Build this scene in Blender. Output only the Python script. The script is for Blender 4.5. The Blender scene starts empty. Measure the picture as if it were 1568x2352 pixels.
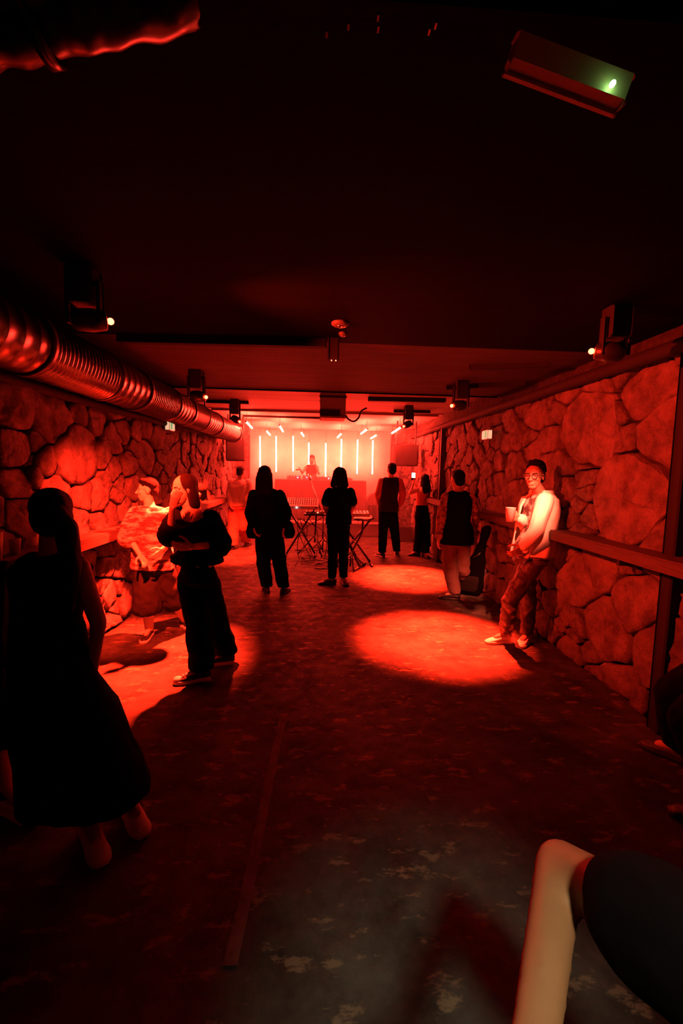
import bpy, math, random
import numpy as np
from mathutils import Vector, Matrix, Quaternion
random.seed(7)
S = bpy.context.scene
COL = S.collection
PI = math.pi

# ---------------------------------------------------------------- camera
YAW, PITCH, ROLL, EYE, FPX = math.radians(2.916), math.radians(5.419), math.radians(1.3), 1.65, 1000.0
fw = Vector((math.sin(YAW)*math.cos(PITCH), math.cos(YAW)*math.cos(PITCH), -math.sin(PITCH)))
rt0 = Vector((math.cos(YAW), -math.sin(YAW), 0))
up0 = Vector((math.sin(YAW)*math.sin(PITCH), math.cos(YAW)*math.sin(PITCH), math.cos(PITCH)))
rt = rt0*math.cos(ROLL) + up0*math.sin(ROLL)
up = up0*math.cos(ROLL) - rt0*math.sin(ROLL)
cd = bpy.data.cameras.new('camera')
cam = bpy.data.objects.new('camera', cd)
COL.objects.link(cam)
cd.sensor_fit = 'VERTICAL'; cd.sensor_height = 36; cd.sensor_width = 24
cd.lens = 36*FPX/2352
cd.clip_start = 0.05; cd.clip_end = 60
M = Matrix((rt, up, -fw)).transposed().to_4x4()
M.translation = Vector((0, 0, EYE))
cam.matrix_world = M
S.camera = cam

# ---------------------------------------------------------------- world, lights, exposure
w = bpy.data.worlds.new('world'); S.world = w; w.use_nodes = True
w.node_tree.nodes['Background'].inputs[0].default_value = (0, 0, 0, 1)
w.node_tree.nodes['Background'].inputs[1].default_value = 0
RED = (1.0, 0.020, 0.006)
TUBE_RED = (1.0, 0.027, 0.014)
TUBE_STRENGTH = 560.0
S.view_settings.view_transform = 'Standard'; S.view_settings.look = 'None'
S.view_settings.exposure = 0.0; S.view_settings.gamma = 1.0
S.view_settings.use_curve_mapping = False
S.cycles.use_denoising = True
S.cycles.max_bounces = 8
S.cycles.diffuse_bounces = 4
S.cycles.sample_clamp_indirect = 8
S.cycles.volume_bounces = 0
def light(name, typ, loc, energy, color, target=None, size=0.05, cone=60, blend=0.5):
    d = bpy.data.lights.new(name, typ); d.energy = energy; d.color = color
    if typ == 'AREA': d.size = size
    else: d.shadow_soft_size = size
    if typ == 'SPOT':
        d.spot_size = math.radians(cone); d.spot_blend = blend
    o = bpy.data.objects.new(name, d); COL.objects.link(o); o.location = loc
    if target is not None:
        o.rotation_euler = (Vector(target)-Vector(loc)).to_track_quat('-Z', 'Y').to_euler()
    return o
# dim neutral light from the lit passage behind the camera, to the right
light('passage_light', 'SPOT', (0.15, -0.62, 2.45), 160, (0.95, 0.84, 0.60), (0.42, 1.02, 0.0), 0.08, 30, 1.0)
light('passage_glow', 'POINT', (0.5, -1.0, 1.3), 0.22, (1.0, 0.62, 0.40), size=0.3)

# ---------------------------------------------------------------- pixel helpers (frame 1568x2352)
def ray(px, py):
    return rt*((px-784)/FPX) - up*((py-1176)/FPX) + fw
def A(px, py, Y):
    d = ray(px, py); return Vector((0, 0, EYE)) + d*(Y/d.y)
def G(px, py, z=0.0):
    d = ray(px, py); return Vector((0, 0, EYE)) + d*((z-EYE)/d.z)
def WX(px, py, X):
    d = ray(px, py); return Vector((0, 0, EYE)) + d*(X/d.x)

# ---------------------------------------------------------------- materials
MATS = {}
def mat(name, col, rough=0.7, metal=0.0, noise=0.0, nscale=12, bump=0.0, bscale=40, col2=None, emit=None, estr=0, stretch=(1, 1, 1), spec=0.5, trans=0, coord='Object', contrast=(0.35, 0.65)):
    if name in MATS: return MATS[name]
    m = bpy.data.materials.new(name); m.use_nodes = True
    nt = m.node_tree; b = nt.nodes['Principled BSDF']
    b.inputs['Base Color'].default_value = (*col, 1)
    b.inputs['Roughness'].default_value = rough
    b.inputs['Metallic'].default_value = metal
    b.inputs['Specular IOR Level'].default_value = spec
    b.inputs['Transmission Weight'].default_value = trans
    if emit is not None:
        b.inputs['Emission Color'].default_value = (*emit, 1)
        b.inputs['Emission Strength'].default_value = estr
    if noise or bump or col2:
        tc = nt.nodes.new('ShaderNodeTexCoord'); mp = nt.nodes.new('ShaderNodeMapping')
        mp.inputs['Scale'].default_value = stretch
        nt.links.new(tc.outputs[coord], mp.inputs[0])
    if noise or col2:
        n = nt.nodes.new('ShaderNodeTexNoise'); n.inputs['Scale'].default_value = nscale
        n.inputs['Detail'].default_value = 6; n.inputs['Roughness'].default_value = 0.65
        nt.links.new(mp.outputs[0], n.inputs['Vector'])
        r = nt.nodes.new('ShaderNodeValToRGB')
        c2 = col2 if col2 else tuple(c*(1-noise) for c in col)
        r.color_ramp.elements[0].position = contrast[0]; r.color_ramp.elements[1].position = contrast[1]
        r.color_ramp.elements[0].color = (*c2, 1); r.color_ramp.elements[1].color = (*col, 1)
        nt.links.new(n.outputs['Fac'], r.inputs[0]); nt.links.new(r.outputs[0], b.inputs['Base Color'])
    if bump:
        n2 = nt.nodes.new('ShaderNodeTexNoise'); n2.inputs['Scale'].default_value = bscale
        n2.inputs['Detail'].default_value = 8; n2.inputs['Roughness'].default_value = 0.7
        nt.links.new(mp.outputs[0], n2.inputs['Vector'])
        bp = nt.nodes.new('ShaderNodeBump'); bp.inputs['Strength'].default_value = min(1, bump)
        bp.inputs['Distance'].default_value = 0.02*bump
        nt.links.new(n2.outputs['Fac'], bp.inputs['Height']); nt.links.new(bp.outputs[0], b.inputs['Normal'])
    MATS[name] = m
    return m
def tubemat():
    m = bpy.data.materials.new('lit_tube'); m.use_nodes = True
    nt = m.node_tree; nt.nodes.clear()
    e = nt.nodes.new('ShaderNodeEmission'); o = nt.nodes.new('ShaderNodeOutputMaterial')
    e.inputs[0].default_value = (*TUBE_RED, 1); e.inputs[1].default_value = TUBE_STRENGTH
    nt.links.new(e.outputs[0], o.inputs[0]); return m
TUBE = tubemat()
STONE = mat('granite_stone', (0.32, 0.29, 0.27), 0.85, noise=0.6, nscale=6, bump=2.8, bscale=16, spec=0.2)
STONE2 = mat('granite_stone_rough', (0.28, 0.26, 0.24), 0.9, noise=0.65, nscale=10, bump=2.8, bscale=22, spec=0.2)
MORTAR = mat('dark_mortar', (0.09, 0.08, 0.07), 0.95, noise=0.5, nscale=14, bump=1.4, bscale=50, spec=0.1)
PLASTER = mat('pale_plaster', (0.55, 0.52, 0.48), 0.9, noise=0.25, nscale=3, bump=0.4, bscale=30)
CEIL = mat('ceiling_paint_shaded', (0.005, 0.0045, 0.0045), 0.8, noise=0.3, nscale=3, bump=0.25, bscale=8, stretch=(0.3, 3, 1), spec=0.03)  # dark paint, blackened further to put the near ceiling's shade into the colour
BLACK = mat('black_metal', (0.02, 0.02, 0.02), 0.4)
BLACKM = mat('black_matte', (0.018, 0.017, 0.017), 0.8, spec=0.2)
STEEL = mat('galvanised_steel', (0.17, 0.17, 0.17), 0.3, 1.0, bump=0.2, bscale=12)
WOOD = mat('dark_wood', (0.08, 0.055, 0.04), 0.6, noise=0.5, nscale=8, stretch=(8, 0.6, 8), bump=0.3)
WHITEP = mat('white_plastic', (0.7, 0.7, 0.68), 0.4)
DULL = mat('dull_dark_metal', (0.045, 0.04, 0.04), 0.3, 1.0)
CHROME = mat('chrome', (0.7, 0.7, 0.7), 0.2, 1.0)

# floor: dark paint worn through to pale flecks
def floormat():
    m = bpy.data.materials.new('worn_floor_paint'); m.use_nodes = True
    nt = m.node_tree; b = nt.nodes['Principled BSDF']
    tc = nt.nodes.new('ShaderNodeTexCoord')
    def noi(sc, det, ro, st=(1, 1, 1)):
        mp = nt.nodes.new('ShaderNodeMapping'); mp.inputs['Scale'].default_value = st
        nt.links.new(tc.outputs['Object'], mp.inputs[0])
        n = nt.nodes.new('ShaderNodeTexNoise'); n.inputs['Scale'].default_value = sc
        n.inputs['Detail'].default_value = det; n.inputs['Roughness'].default_value = ro
        nt.links.new(mp.outputs[0], n.inputs['Vector']); return n
    def ramp(n, p0, p1, c0, c1):
        r = nt.nodes.new('ShaderNodeValToRGB')
        r.color_ramp.elements[0].position = p0; r.color_ramp.elements[1].position = p1
        r.color_ramp.elements[0].color = (*c0, 1); r.color_ramp.elements[1].color = (*c1, 1)
        nt.links.new(n.outputs['Fac'], r.inputs[0]); return r
    base = ramp(noi(2.2, 7, 0.7), 0.35, 0.7, (0.020, 0.023, 0.019), (0.105, 0.11, 0.088))
    fleck = ramp(noi(7.0, 12, 0.68, (0.8, 1.7, 1)), 0.565, 0.62, (0, 0, 0), (1, 1, 1))
    mx = nt.nodes.new('ShaderNodeMixRGB'); mx.inputs[2].default_value = (0.17, 0.15, 0.095, 1)
    nt.links.new(fleck.outputs[0], mx.inputs[0]); nt.links.new(base.outputs[0], mx.inputs[1])
    nt.links.new(mx.outputs[0], b.inputs['Base Color'])
    rr = ramp(noi(9, 6, 0.6), 0.3, 0.7, (0.5,)*3, (0.85,)*3)
    nt.links.new(rr.outputs[0], b.inputs['Roughness'])
    b.inputs['Specular IOR Level'].default_value = 0.12
    bp = nt.nodes.new('ShaderNodeBump'); bp.inputs['Strength'].default_value = 0.5; bp.inputs['Distance'].default_value = 0.01
    nt.links.new(noi(30, 8, 0.7).outputs['Fac'], bp.inputs['Height']); nt.links.new(bp.outputs[0], b.inputs['Normal'])
    return m
FLOOR = floormat()

# ---------------------------------------------------------------- mesh kit
class PB:
    """collects closed primitives"""
    def __init__(s): s.v = []; s.f = []; s.mi = []; s.m = 0
    def add(s, vs, fs):
        o = len(s.v); s.v.extend(vs)
        for f in fs: s.f.append(tuple(i+o for i in f)); s.mi.append(s.m)
        return s
    def rings(s, rings, close=True, p0=None, p1=None):
        n = len(rings[0]); vs = [v for r in rings for v in r]; fs = []
        for k in range(len(rings)-1):
            for i in range(n):
                j = (i+1) % n
                fs.append((k*n+i, k*n+j, (k+1)*n+j, (k+1)*n+i))
        if close:
            c0 = len(vs); vs.append(p0 if p0 is not None else sum((Vector(v) for v in rings[0]), Vector())/n)
            vs.append(p1 if p1 is not None else sum((Vector(v) for v in rings[-1]), Vector())/n)
            L = (len(rings)-1)*n
            for i in range(n):
                j = (i+1) % n
                fs.append((c0, j, i)); fs.append((c0+1, L+i, L+j))
        return s.add(vs, fs)
    def cap(s, a, b, ra, rb, n=12):
        a = Vector(a); b = Vector(b); d = b-a; L = d.length
        if L < 1e-6: return s.ell(a, (ra, ra, ra))
        d = d/L; q = d.to_track_quat('Z', 'Y'); X = q @ Vector((1, 0, 0)); Y = q @ Vector((0, 1, 0))
        R = []
        for t in (-65, -35, 0): R.append((a+d*ra*math.sin(math.radians(t)), ra*math.cos(math.radians(t))))
        for t in (0, 35, 65): R.append((b+d*rb*math.sin(math.radians(t)), rb*math.cos(math.radians(t))))
        rings = [[c+X*r*math.cos(2*PI*i/n)+Y*r*math.sin(2*PI*i/n) for i in range(n)] for c, r in R]
        return s.rings(rings, True, a-d*ra, b+d*rb)
    def chain(s, pts, rs, n=12):
        for i in range(len(pts)-1): s.cap(pts[i], pts[i+1], rs[i], rs[i+1], n)
        return s
    def ell(s, c, r, q=None, n=16, m=10):
        c = Vector(c); rings = []
        for k in range(1, m):
            ph = -PI/2+PI*k/m
            ring = []
            for i in range(n):
                t = 2*PI*i/n
                p = Vector((r[0]*math.cos(ph)*math.cos(t), r[1]*math.cos(ph)*math.sin(t), r[2]*math.sin(ph)))
                ring.append(c+(q @ p if q else p))
            rings.append(ring)
        pa = Vector((0, 0, -r[2])); pb = Vector((0, 0, r[2]))
        return s.rings(rings, True, c+(q @ pa if q else pa), c+(q @ pb if q else pb))
    def loft(s, secs, right, fwd, n=20, e=2.3):
        """secs: (centre, half width, half depth)"""
        rings = []
        for c, rx, ry in secs:
            ring = []
            for i in range(n):
                t = 2*PI*i/n; ct, st = math.cos(t), math.sin(t)
                k = (abs(ct)**e+abs(st)**e)**(-1/e)
                ring.append(Vector(c)+right*rx*ct*k+fwd*ry*st*k)
            rings.append(ring)
        return s.rings(rings)
    def box(s, c, d, q=None, bev=0.0):
        c = Vector(c); x, y, z = d[0]/2, d[1]/2, d[2]/2
        if bev <= 0:
            pts = [Vector((sx*x, sy*y, sz*z)) for sz in (-1, 1) for sx, sy in ((-1, -1), (1, -1), (1, 1), (-1, 1))]
            fs = [(3, 2, 1, 0), (4, 5, 6, 7), (0, 1, 5, 4), (1, 2, 6, 5), (2, 3, 7, 6), (3, 0, 4, 7)]
        else:
            bev = min(bev, x*0.9, y*0.9, z*0.9); pts = []
            for zz, ins in ((-z, bev), (-z+bev, 0), (z-bev, 0), (z, bev)):
                for sx, sy in ((-1, -1), (1, -1), (1, 1), (-1, 1)):
                    a = Vector((sx*(x-ins), sy*(y-bev-ins*0), zz)); b = Vector((sx*(x-bev-ins*0), sy*(y-ins), zz))
                    if ins: a = Vector((sx*(x-bev), sy*(y-bev), zz)); b = a.copy()
                    pts += ([a, b] if sx*sy < 0 else [b, a])
            # order ring ccw
            N = 8; fs = []
            for k in range(3):
                for i in range(N):
                    j = (i+1) % N; fs.append((k*N+i, k*N+j, (k+1)*N+j, (k+1)*N+i))
            fs.append(tuple(range(N-1, -1, -1))); fs.append(tuple(range(3*N, 4*N)))
        return s.add([c+(q @ p if q else p) for p in pts], fs)
    def cyl(s, a, b, r, r2=None, n=16):
        a = Vector(a); b = Vector(b); d = (b-a).normalized(); q = d.to_track_quat('Z', 'Y')
        X = q @ Vector((1, 0, 0)); Y = q @ Vector((0, 1, 0)); r2 = r if r2 is None else r2
        return s.rings([[c+X*rr*math.cos(2*PI*i/n)+Y*rr*math.sin(2*PI*i/n) for i in range(n)] for c, rr in ((a, r), (b, r2))])
    def lathe(s, a, d, prof, n=24):
        """prof: (distance along d, radius)"""
        a = Vector(a); d = Vector(d).normalized(); q = d.to_track_quat('Z', 'Y'); X = q @ Vector((1, 0, 0)); Y = q @ Vector((0, 1, 0))
        return s.rings([[a+d*t+X*r*math.cos(2*PI*i/n)+Y*r*math.sin(2*PI*i/n) for i in range(n)] for t, r in prof])
    def tube(s, pts, r, n=8, sub=6):
        pts = [Vector(p) for p in pts]; P = []
        if len(pts) > 2:
            ext = [pts[0]*2-pts[1]]+pts+[pts[-1]*2-pts[-2]]
            for i in range(1, len(ext)-2):
                for k in range(sub):
                    t = k/sub; a, b, c, d = ext[i-1:i+3]
                    P.append(0.5*((2*b)+(c-a)*t+(2*a-5*b+4*c-d)*t*t+(3*b-a-3*c+d)*t**3))
            P.append(pts[-1])
        else: P = pts
        rings = []; X = None
        for i, p in enumerate(P):
            d = (P[min(i+1, len(P)-1)]-P[max(i-1, 0)]).normalized()
            if X is None: X = d.orthogonal().normalized()
            X = (X-d*X.dot(d)).normalized(); Y = d.cross(X)
            rings.append([p+X*r*math.cos(2*PI*k/n)+Y*r*math.sin(2*PI*k/n) for k in range(n)])
        return s.rings(rings)
    def torus(s, c, R, r, nrm, n=20, m=6):
        c = Vector(c); q = Vector(nrm).normalized().to_track_quat('Z', 'Y'); X = q @ Vector((1, 0, 0)); Y = q @ Vector((0, 1, 0)); Z = Vector(nrm).normalized()
        vs = []; fs = []
        for i in range(n):
            t = 2*PI*i/n; rd = X*math.cos(t)+Y*math.sin(t)
            for j in range(m):
                u = 2*PI*j/m; vs.append(c+rd*(R+r*math.cos(u))+Z*r*math.sin(u))
        for i in range(n):
            for j in range(m):
                fs.append((i*m+j, ((i+1) % n)*m+j, ((i+1) % n)*m+(j+1) % m, i*m+(j+1) % m))
        return s.add(vs, fs)
    def mesh(s, name='m'):
        me = bpy.data.meshes.new(name); me.from_pydata([tuple(v) for v in s.v], [], s.f); me.validate()
        return me
def numnoise(co, sc, seed=0):
    """cheap smooth pseudo noise from sines"""
    x, y, z = (co*np.array(sc)).T; r = np.random.RandomState(seed); o = np.zeros(len(x))
    for k in range(7):
        a = r.uniform(-1, 1, 3)*(1+0.45*k); p = r.uniform(0, 6.28)
        o += np.sin(a[0]*x+a[1]*y+a[2]*z+p+1.3*np.sin(a[1]*x*0.7-a[2]*y*0.5+p*2))/(1+0.3*k)
    return o/3.2
TMPO = []
def remesh(pb, voxel, smooth=3, disp=0, dsc=(20, 20, 8), seed=0, dec=None):
    me = pb.mesh(); o = bpy.data.objects.new('tmp', me); COL.objects.link(o)
    mo = o.modifiers.new('r', 'REMESH'); mo.mode = 'VOXEL'; mo.voxel_size = voxel
    if smooth:
        sm = o.modifiers.new('s', 'SMOOTH'); sm.factor = 0.5; sm.iterations = smooth
    dg = bpy.context.evaluated_depsgraph_get(); ev = o.evaluated_get(dg)
    out = bpy.data.meshes.new_from_object(ev)
    bpy.data.objects.remove(o); bpy.data.meshes.remove(me)
    if disp and len(out.vertices):
        n = len(out.vertices); co = np.empty(n*3, 'f'); out.vertices.foreach_get('co', co); co = co.reshape(-1, 3)
        no = np.empty(n*3, 'f'); out.vertices.foreach_get('normal', no); no = no.reshape(-1, 3)
        co = co+no*(numnoise(co, dsc, seed)*disp)[:, None]
        out.vertices.foreach_set('co', co.astype('f').ravel()); out.update()
    return out
def joinm(meshes, name):
    vs = []; fs = []; o = 0
    for me in meshes:
        n = len(me.vertices); co = np.empty(n*3, 'f'); me.vertices.foreach_get('co', co); vs.append(co.reshape(-1, 3))
        fs += [tuple(v+o for v in p.vertices) for p in me.polygons]; o += n
    out = bpy.data.meshes.new(name); out.from_pydata(np.concatenate(vs).tolist(), [], fs)
    return out
def obj(name, me, m, parent=None, smooth=True, label=None):
    if isinstance(me, PB):
        pb = me; me = pb.mesh(name)
        if isinstance(m, (list, tuple)) and len(me.polygons) == len(pb.mi): me.polygons.foreach_set('material_index', pb.mi)
    me.name = name
    for q in (m if isinstance(m, (list, tuple)) else [m]): me.materials.append(q)
    if smooth: me.polygons.foreach_set('use_smooth', [True]*len(me.polygons))
    o = bpy.data.objects.new(name, me); COL.objects.link(o)
    if parent is not None:
        o.parent = parent
        o.matrix_parent_inverse = Matrix.Translation(-root_loc(parent))
    if label: o['label'] = label
    return o
LOCS = {}
def root_loc(p):
    v = Vector((0, 0, 0))
    while p is not None:
        if p.name in LOCS: v = LOCS[p.name]
        p = p.parent
    return v if p is None else v
def tag(o, label, cat, group=None, kind=None):
    o['label'] = label; o['category'] = cat
    if group: o['group'] = group
    if kind: o['kind'] = kind
    return o
def thing(name, label, cat, loc=(0, 0, 0), group=None):
    o = bpy.data.objects.new(name, None); COL.objects.link(o); o.location = loc; o.empty_display_size = 0.1
    LOCS[o.name] = Vector(loc)
    return tag(o, label, cat, group)
def struct(name, pb, m, smooth=False, label=None):
    o = obj(name, pb, m, None, smooth); o['kind'] = 'structure'
    if label: o['label'] = label
    return o
def part(name, pb, m, parent, smooth=True, label=None):
    # parent is an empty (at loc) or a mesh whose frame is the world
    o = obj(name, pb, m, None, smooth, label); o.parent = parent
    if parent.name in LOCS: o.matrix_parent_inverse = Matrix.Translation(-LOCS[parent.name])
    return o

# ---------------------------------------------------------------- room shell
XL, XR, CZ = -2.10, 2.30, 2.64
YB, YF, YW = -2.2, 12.45, 10.6
floor = struct('floor', PB().box((0.1, (YB+YF)/2, -0.05), (5.2, YF-YB, 0.1)), FLOOR)
CZS = 2.76  # stage end of the ceiling raised so the tubes light it more strongly
def ceil(nm, y0, y1, z, m): return struct(nm, PB().box((0.1, (y0+y1)/2, z+0.05), (5.2, y1-y0, 0.1)), m)
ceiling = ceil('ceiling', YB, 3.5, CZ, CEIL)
ceil('ceiling_middle', 3.5, 5.62, CZ, mat('ceiling_paint_half_lit', (0.085, 0.078, 0.073), 0.75, noise=0.3, nscale=3, bump=0.25, bscale=8, stretch=(0.3, 3, 1), spec=0.10))  # in-between tone: light falloff along the ceiling put into its colour
ceil('ceiling_stage', 5.62, YF+.1, CZS, mat('ceiling_paint_lit', (0.46, 0.42, 0.39), 0.7, noise=0.3, nscale=3, bump=0.3, bscale=8, stretch=(0.3, 3, 1)))  # paler colour stands in for the tube light on this stretch of ceiling
wall_left = struct('wall_left', PB().box((XL-0.13, (YB+YF)/2, CZS/2), (0.2, YF-YB, CZS)), MORTAR)
wall_right = struct('wall_right', PB().box((XR+0.13, (YB+YF)/2, CZS/2), (0.2, YF-YB, CZS)), MORTAR)
wall_back = struct('wall_back', PB().box((0.1, YF+0.05, CZS/2), (4.8, 0.1, CZS)), PLASTER)
struct('wall_front', PB().box((0.1, YB-0.05, CZ/2), (4.8, 0.1, CZ)), PLASTER)
wall_rl = struct('wall_stage_left', PB().box((-1.94, YW+0.12, CZ/2), (0.46, 0.16, CZS)), MORTAR)
wall_rr = struct('wall_stage_right', PB().box((2.08, YW+0.12, CZ/2), (0.72, 0.16, CZS)), MORTAR)

# ---- individual stones: power diagram over the wall plane
def clip(poly, n, d):
    out = []
    for i in range(len(poly)):
        a, b = poly[i], poly[(i+1) % len(poly)]
        da = a[0]*n[0]+a[1]*n[1]-d; db = b[0]*n[0]+b[1]*n[1]-d
        if da <= 0: out.append(a)
        if (da < 0 < db) or (db < 0 < da):
            t = da/(da-db); out.append((a[0]+(b[0]-a[0])*t, a[1]+(b[1]-a[1])*t))
    return out
def inset(poly, g):
    c = [sum(p[0] for p in poly)/len(poly), sum(p[1] for p in poly)/len(poly)]
    out = poly
    for i in range(len(poly)):
        a, b = poly[i], poly[(i+1) % len(poly)]
        nx, ny = b[1]-a[1], a[0]-b[0]; L = math.hypot(nx, ny)
        if L < 1e-5: continue
        nx /= L; ny /= L; d = nx*a[0]+ny*a[1]
        if nx*c[0]+ny*c[1] > d: nx, ny, d = -nx, -ny, -d
        out = clip(out, (nx, ny), d-g)
        if len(out) < 3: return []
    return out
def rounded(poly, nseg):
    # resample closed outline, then smooth corners
    L = [math.dist(poly[i], poly[(i+1) % len(poly)]) for i in range(len(poly))]; T = sum(L); P = []
    for k in range(nseg):
        t = T*k/nseg; i = 0
        while t > L[i] and i < len(L)-1: t -= L[i]; i += 1
        a, b = poly[i], poly[(i+1) % len(poly)]; u = t/max(L[i], 1e-6)
        P.append((a[0]+(b[0]-a[0])*u, a[1]+(b[1]-a[1])*u))
    n = len(P)
    return [((P[i-1][0]+10*P[i][0]+P[(i+1) % n][0])/12, (P[i-1][1]+10*P[i][1]+P[(i+1) % n][1])/12) for i in range(n)]
def stones(wall, seeds, y0, y1, z0, z1, to3, rmin, rmax, rng, nmax=300, eye=None, an=1.25):
    # seeds: (y, z, r) fixed; the rest fills in
    pts = [(y/an, z, r) for y, z, r in seeds]
    for lo, hi, tries in ((rmax*0.7, rmax, 250), (0.5*(rmin+rmax), rmax*0.7, 700), (rmin, 0.5*(rmin+rmax), 3500)):
        for _ in range(tries):
            y, z, r = rng.uniform(y0, y1)/an, rng.uniform(z0, z1), rng.uniform(lo, hi)
            if all((y-a)**2+(z-b)**2 > (0.86*(r+c))**2 for a, b, c in pts): pts.append((y, z, r))
    cells = []
    for i, (y, z, r) in enumerate(pts):
        poly = [(y0/an, z0), (y1/an, z0), (y1/an, z1), (y0/an, z1)]
        for j, (a, b, c) in enumerate(pts):
            if i == j or abs(a-y)+abs(b-z) > 1.6: continue
            n = (a-y, b-z); d = (a*a-y*y+b*b-z*z-0.72*(c*c-r*r))/2
            poly = clip(poly, n, d)
            if len(poly) < 3: break
        if len(poly) < 3: continue
        poly = [(p[0]*an, p[1]) for p in poly]
        p2 = inset(poly, rng.uniform(0.002, 0.011))
        if len(p2) < 3: continue
        ar = abs(sum(p2[k][0]*p2[(k+1) % len(p2)][1]-p2[(k+1) % len(p2)][0]*p2[k][1] for k in range(len(p2)))/2)
        if ar < 0.0012: continue
        cells.append((ar, p2, r))
    def key(c):
        cy = sum(p[0] for p in c[1])/len(c[1]); return -c[0]/(cy if eye is None else 1)**3
    cells.sort(key=key)
    rest = PB()
    for k, (ar, p2, r) in enumerate(cells):
        nseg = 22 if ar > 0.12 else (17 if ar > 0.03 else 13)
        R = rounded(p2, nseg); cx = sum(p[0] for p in R)/nseg; cz = sum(p[1] for p in R)/nseg
        h = rng.uniform(0.055, 0.10); ty, tz = rng.uniform(-0.12, 0.12), rng.uniform(-0.12, 0.12); sz = math.sqrt(ar)
        pb = PB() if k < nmax else rest
        jit = [(rng.uniform(-1, 1)*0.045*sz, rng.uniform(-1, 1)*0.045*sz) for _ in R]
        rings = []
        for s_, hh in ((1.0, 0.0), (0.995, 0.70), (0.965, 0.95), (0.80, 1.0), (0.40, 1.0)):
            ring = []
            for (py, pz), (jy, jz) in zip(R, jit):
                qy, qz = cx+(py-cx+jy*0.5)*s_, cz+(pz-cz+jz*0.5)*s_
                d = h*hh
                if hh > 0.5: d += (qy-cx)*ty+(qz-cz)*tz+rng.uniform(-1, 1)*min(0.016, 0.05*sz)
                ring.append(to3(qy, qz, d-0.03))
            rings.append(ring)
        n = nseg; vs = [v for r_ in rings for v in r_]; fs = []
        for a in range(4):
            for i in range(n):
                j = (i+1) % n; fs.append((a*n+i, a*n+j, (a+1)*n+j, (a+1)*n+i))
        vs.append(to3(cx, cz, h*1.06-0.03)); fs += [(len(vs)-1, 4*n+i, 4*n+(i+1) % n) for i in range(n)]
        pb.add(vs, fs)
        if k < nmax:
            me = pb.mesh('stone')
            fixn(me)
            part('stone', me, STONE if ar > 0.05 else STONE2, wall, ar < 0.4)
    if rest.v:
        me = rest.mesh('small_stones'); fixn(me); o = part('small_stones', me, STONE2, wall); o['kind'] = 'stuff'
def fixn(me):
    import bmesh
    bm = bmesh.new(); bm.from_mesh(me); bmesh.ops.recalc_face_normals(bm, faces=bm.faces); bm.to_mesh(me); bm.free()
rng = random.Random(11)
def sd(lst, X): 
    out = []
    for px, py, r in lst:
        p = WX(px, py, X); out.append((p.y, p.z, r))
    return out
RS = sd([(1362, 985, .36), (1462, 1150, .40), (1500, 900, .24), (1345, 1100, .10), (1262, 1085, .20), (1175, 965, .16), (1238, 955, .16), (1170, 1015, .11), (1125, 1022, .10),
         (1150, 1060, .12), (1150, 1110, .13), (1300, 1130, .15), (1385, 895, .12), (1440, 955, .08), (1455, 1000, .10), (1310, 890, .14), (1095, 1000, .13), (1085, 1050, .14),
         (1330, 1325, .24), (1275, 1385, .14), (1250, 1425, .12), (1400, 1450, .26), (1380, 1290, .22), (1300, 1275, .18), (1480, 1400, .26), (1310, 1425, .06), (1335, 1440, .05), (1322, 1455, .05),
         (1355, 1185, .07), (1320, 1190, .08), (1345, 1070, .07), (1350, 1130, .06), (1560, 1000, .3), (1560, 1250, .3), (1540, 1500, .3)], XR)
LS = sd([(165, 1045, .30), (110, 955, .24), (22, 930, .20), (215, 955, .14), (180, 1130, .13), (22, 1030, .16), (250, 1010, .14), (305, 985, .13), (60, 1020, .07), (50, 1055, .06), (62, 1090, .06),
         (30, 1110, .14), (30, 1180, .13), (245, 1365, .13), (282, 1375, .14), (232, 1305, .10), (268, 1300, .13), (245, 1430, .10), (262, 1350, .05), (255, 1395, .05), (225, 1340, .06), (330, 1050, .2), (300, 1120, .15)], XL)
stones(wall_right, RS, 2.2, YW, 0.02, 2.5, lambda y, z, d: Vector((XR-d, y, z)), 0.065, 0.20, rng)
stones(wall_left, LS, 2.3, YW, 0.02, 2.3, lambda y, z, d: Vector((XL+d, y, z)), 0.065, 0.19, rng)
stones(wall_rl, [], -2.1, -1.72, 0.02, 2.6, lambda y, z, d: Vector((y, YW+0.05-d*0.5, z)), 0.06, 0.16, rng, eye=1, an=1.0)
stones(wall_rr, [], 1.74, 2.3, 0.02, 2.6, lambda y, z, d: Vector((y, YW+0.05-d*0.5, z)), 0.06, 0.16, rng, eye=1, an=1.0)

# worn tape line along the floor
ta = [G(652, 1640), G(625, 1760), G(598, 1900), G(565, 2060), G(528, 2220)]
pb = PB(); vs = []
for p in ta: vs += [p+Vector((-.024, 0, .0005)), p+Vector((.024, 0, .0005)), p+Vector((.024, 0, .0035)), p+Vector((-.024, 0, .0035))]
fs = [(k*4+i, k*4+(i+1) % 4, k*4+4+(i+1) % 4, k*4+4+i) for k in range(len(ta)-1) for i in range(4)]+[(3, 2, 1, 0), (16, 17, 18, 19)]
tag(obj('floor_tape', pb.add(vs, fs), mat('worn_tape', (0.13, 0.115, 0.09), 0.8, col2=(0.05, 0.05, 0.045), nscale=14), None, False), 'worn strip of pale tape running along the dark floor toward the camera', 'tape')
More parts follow.
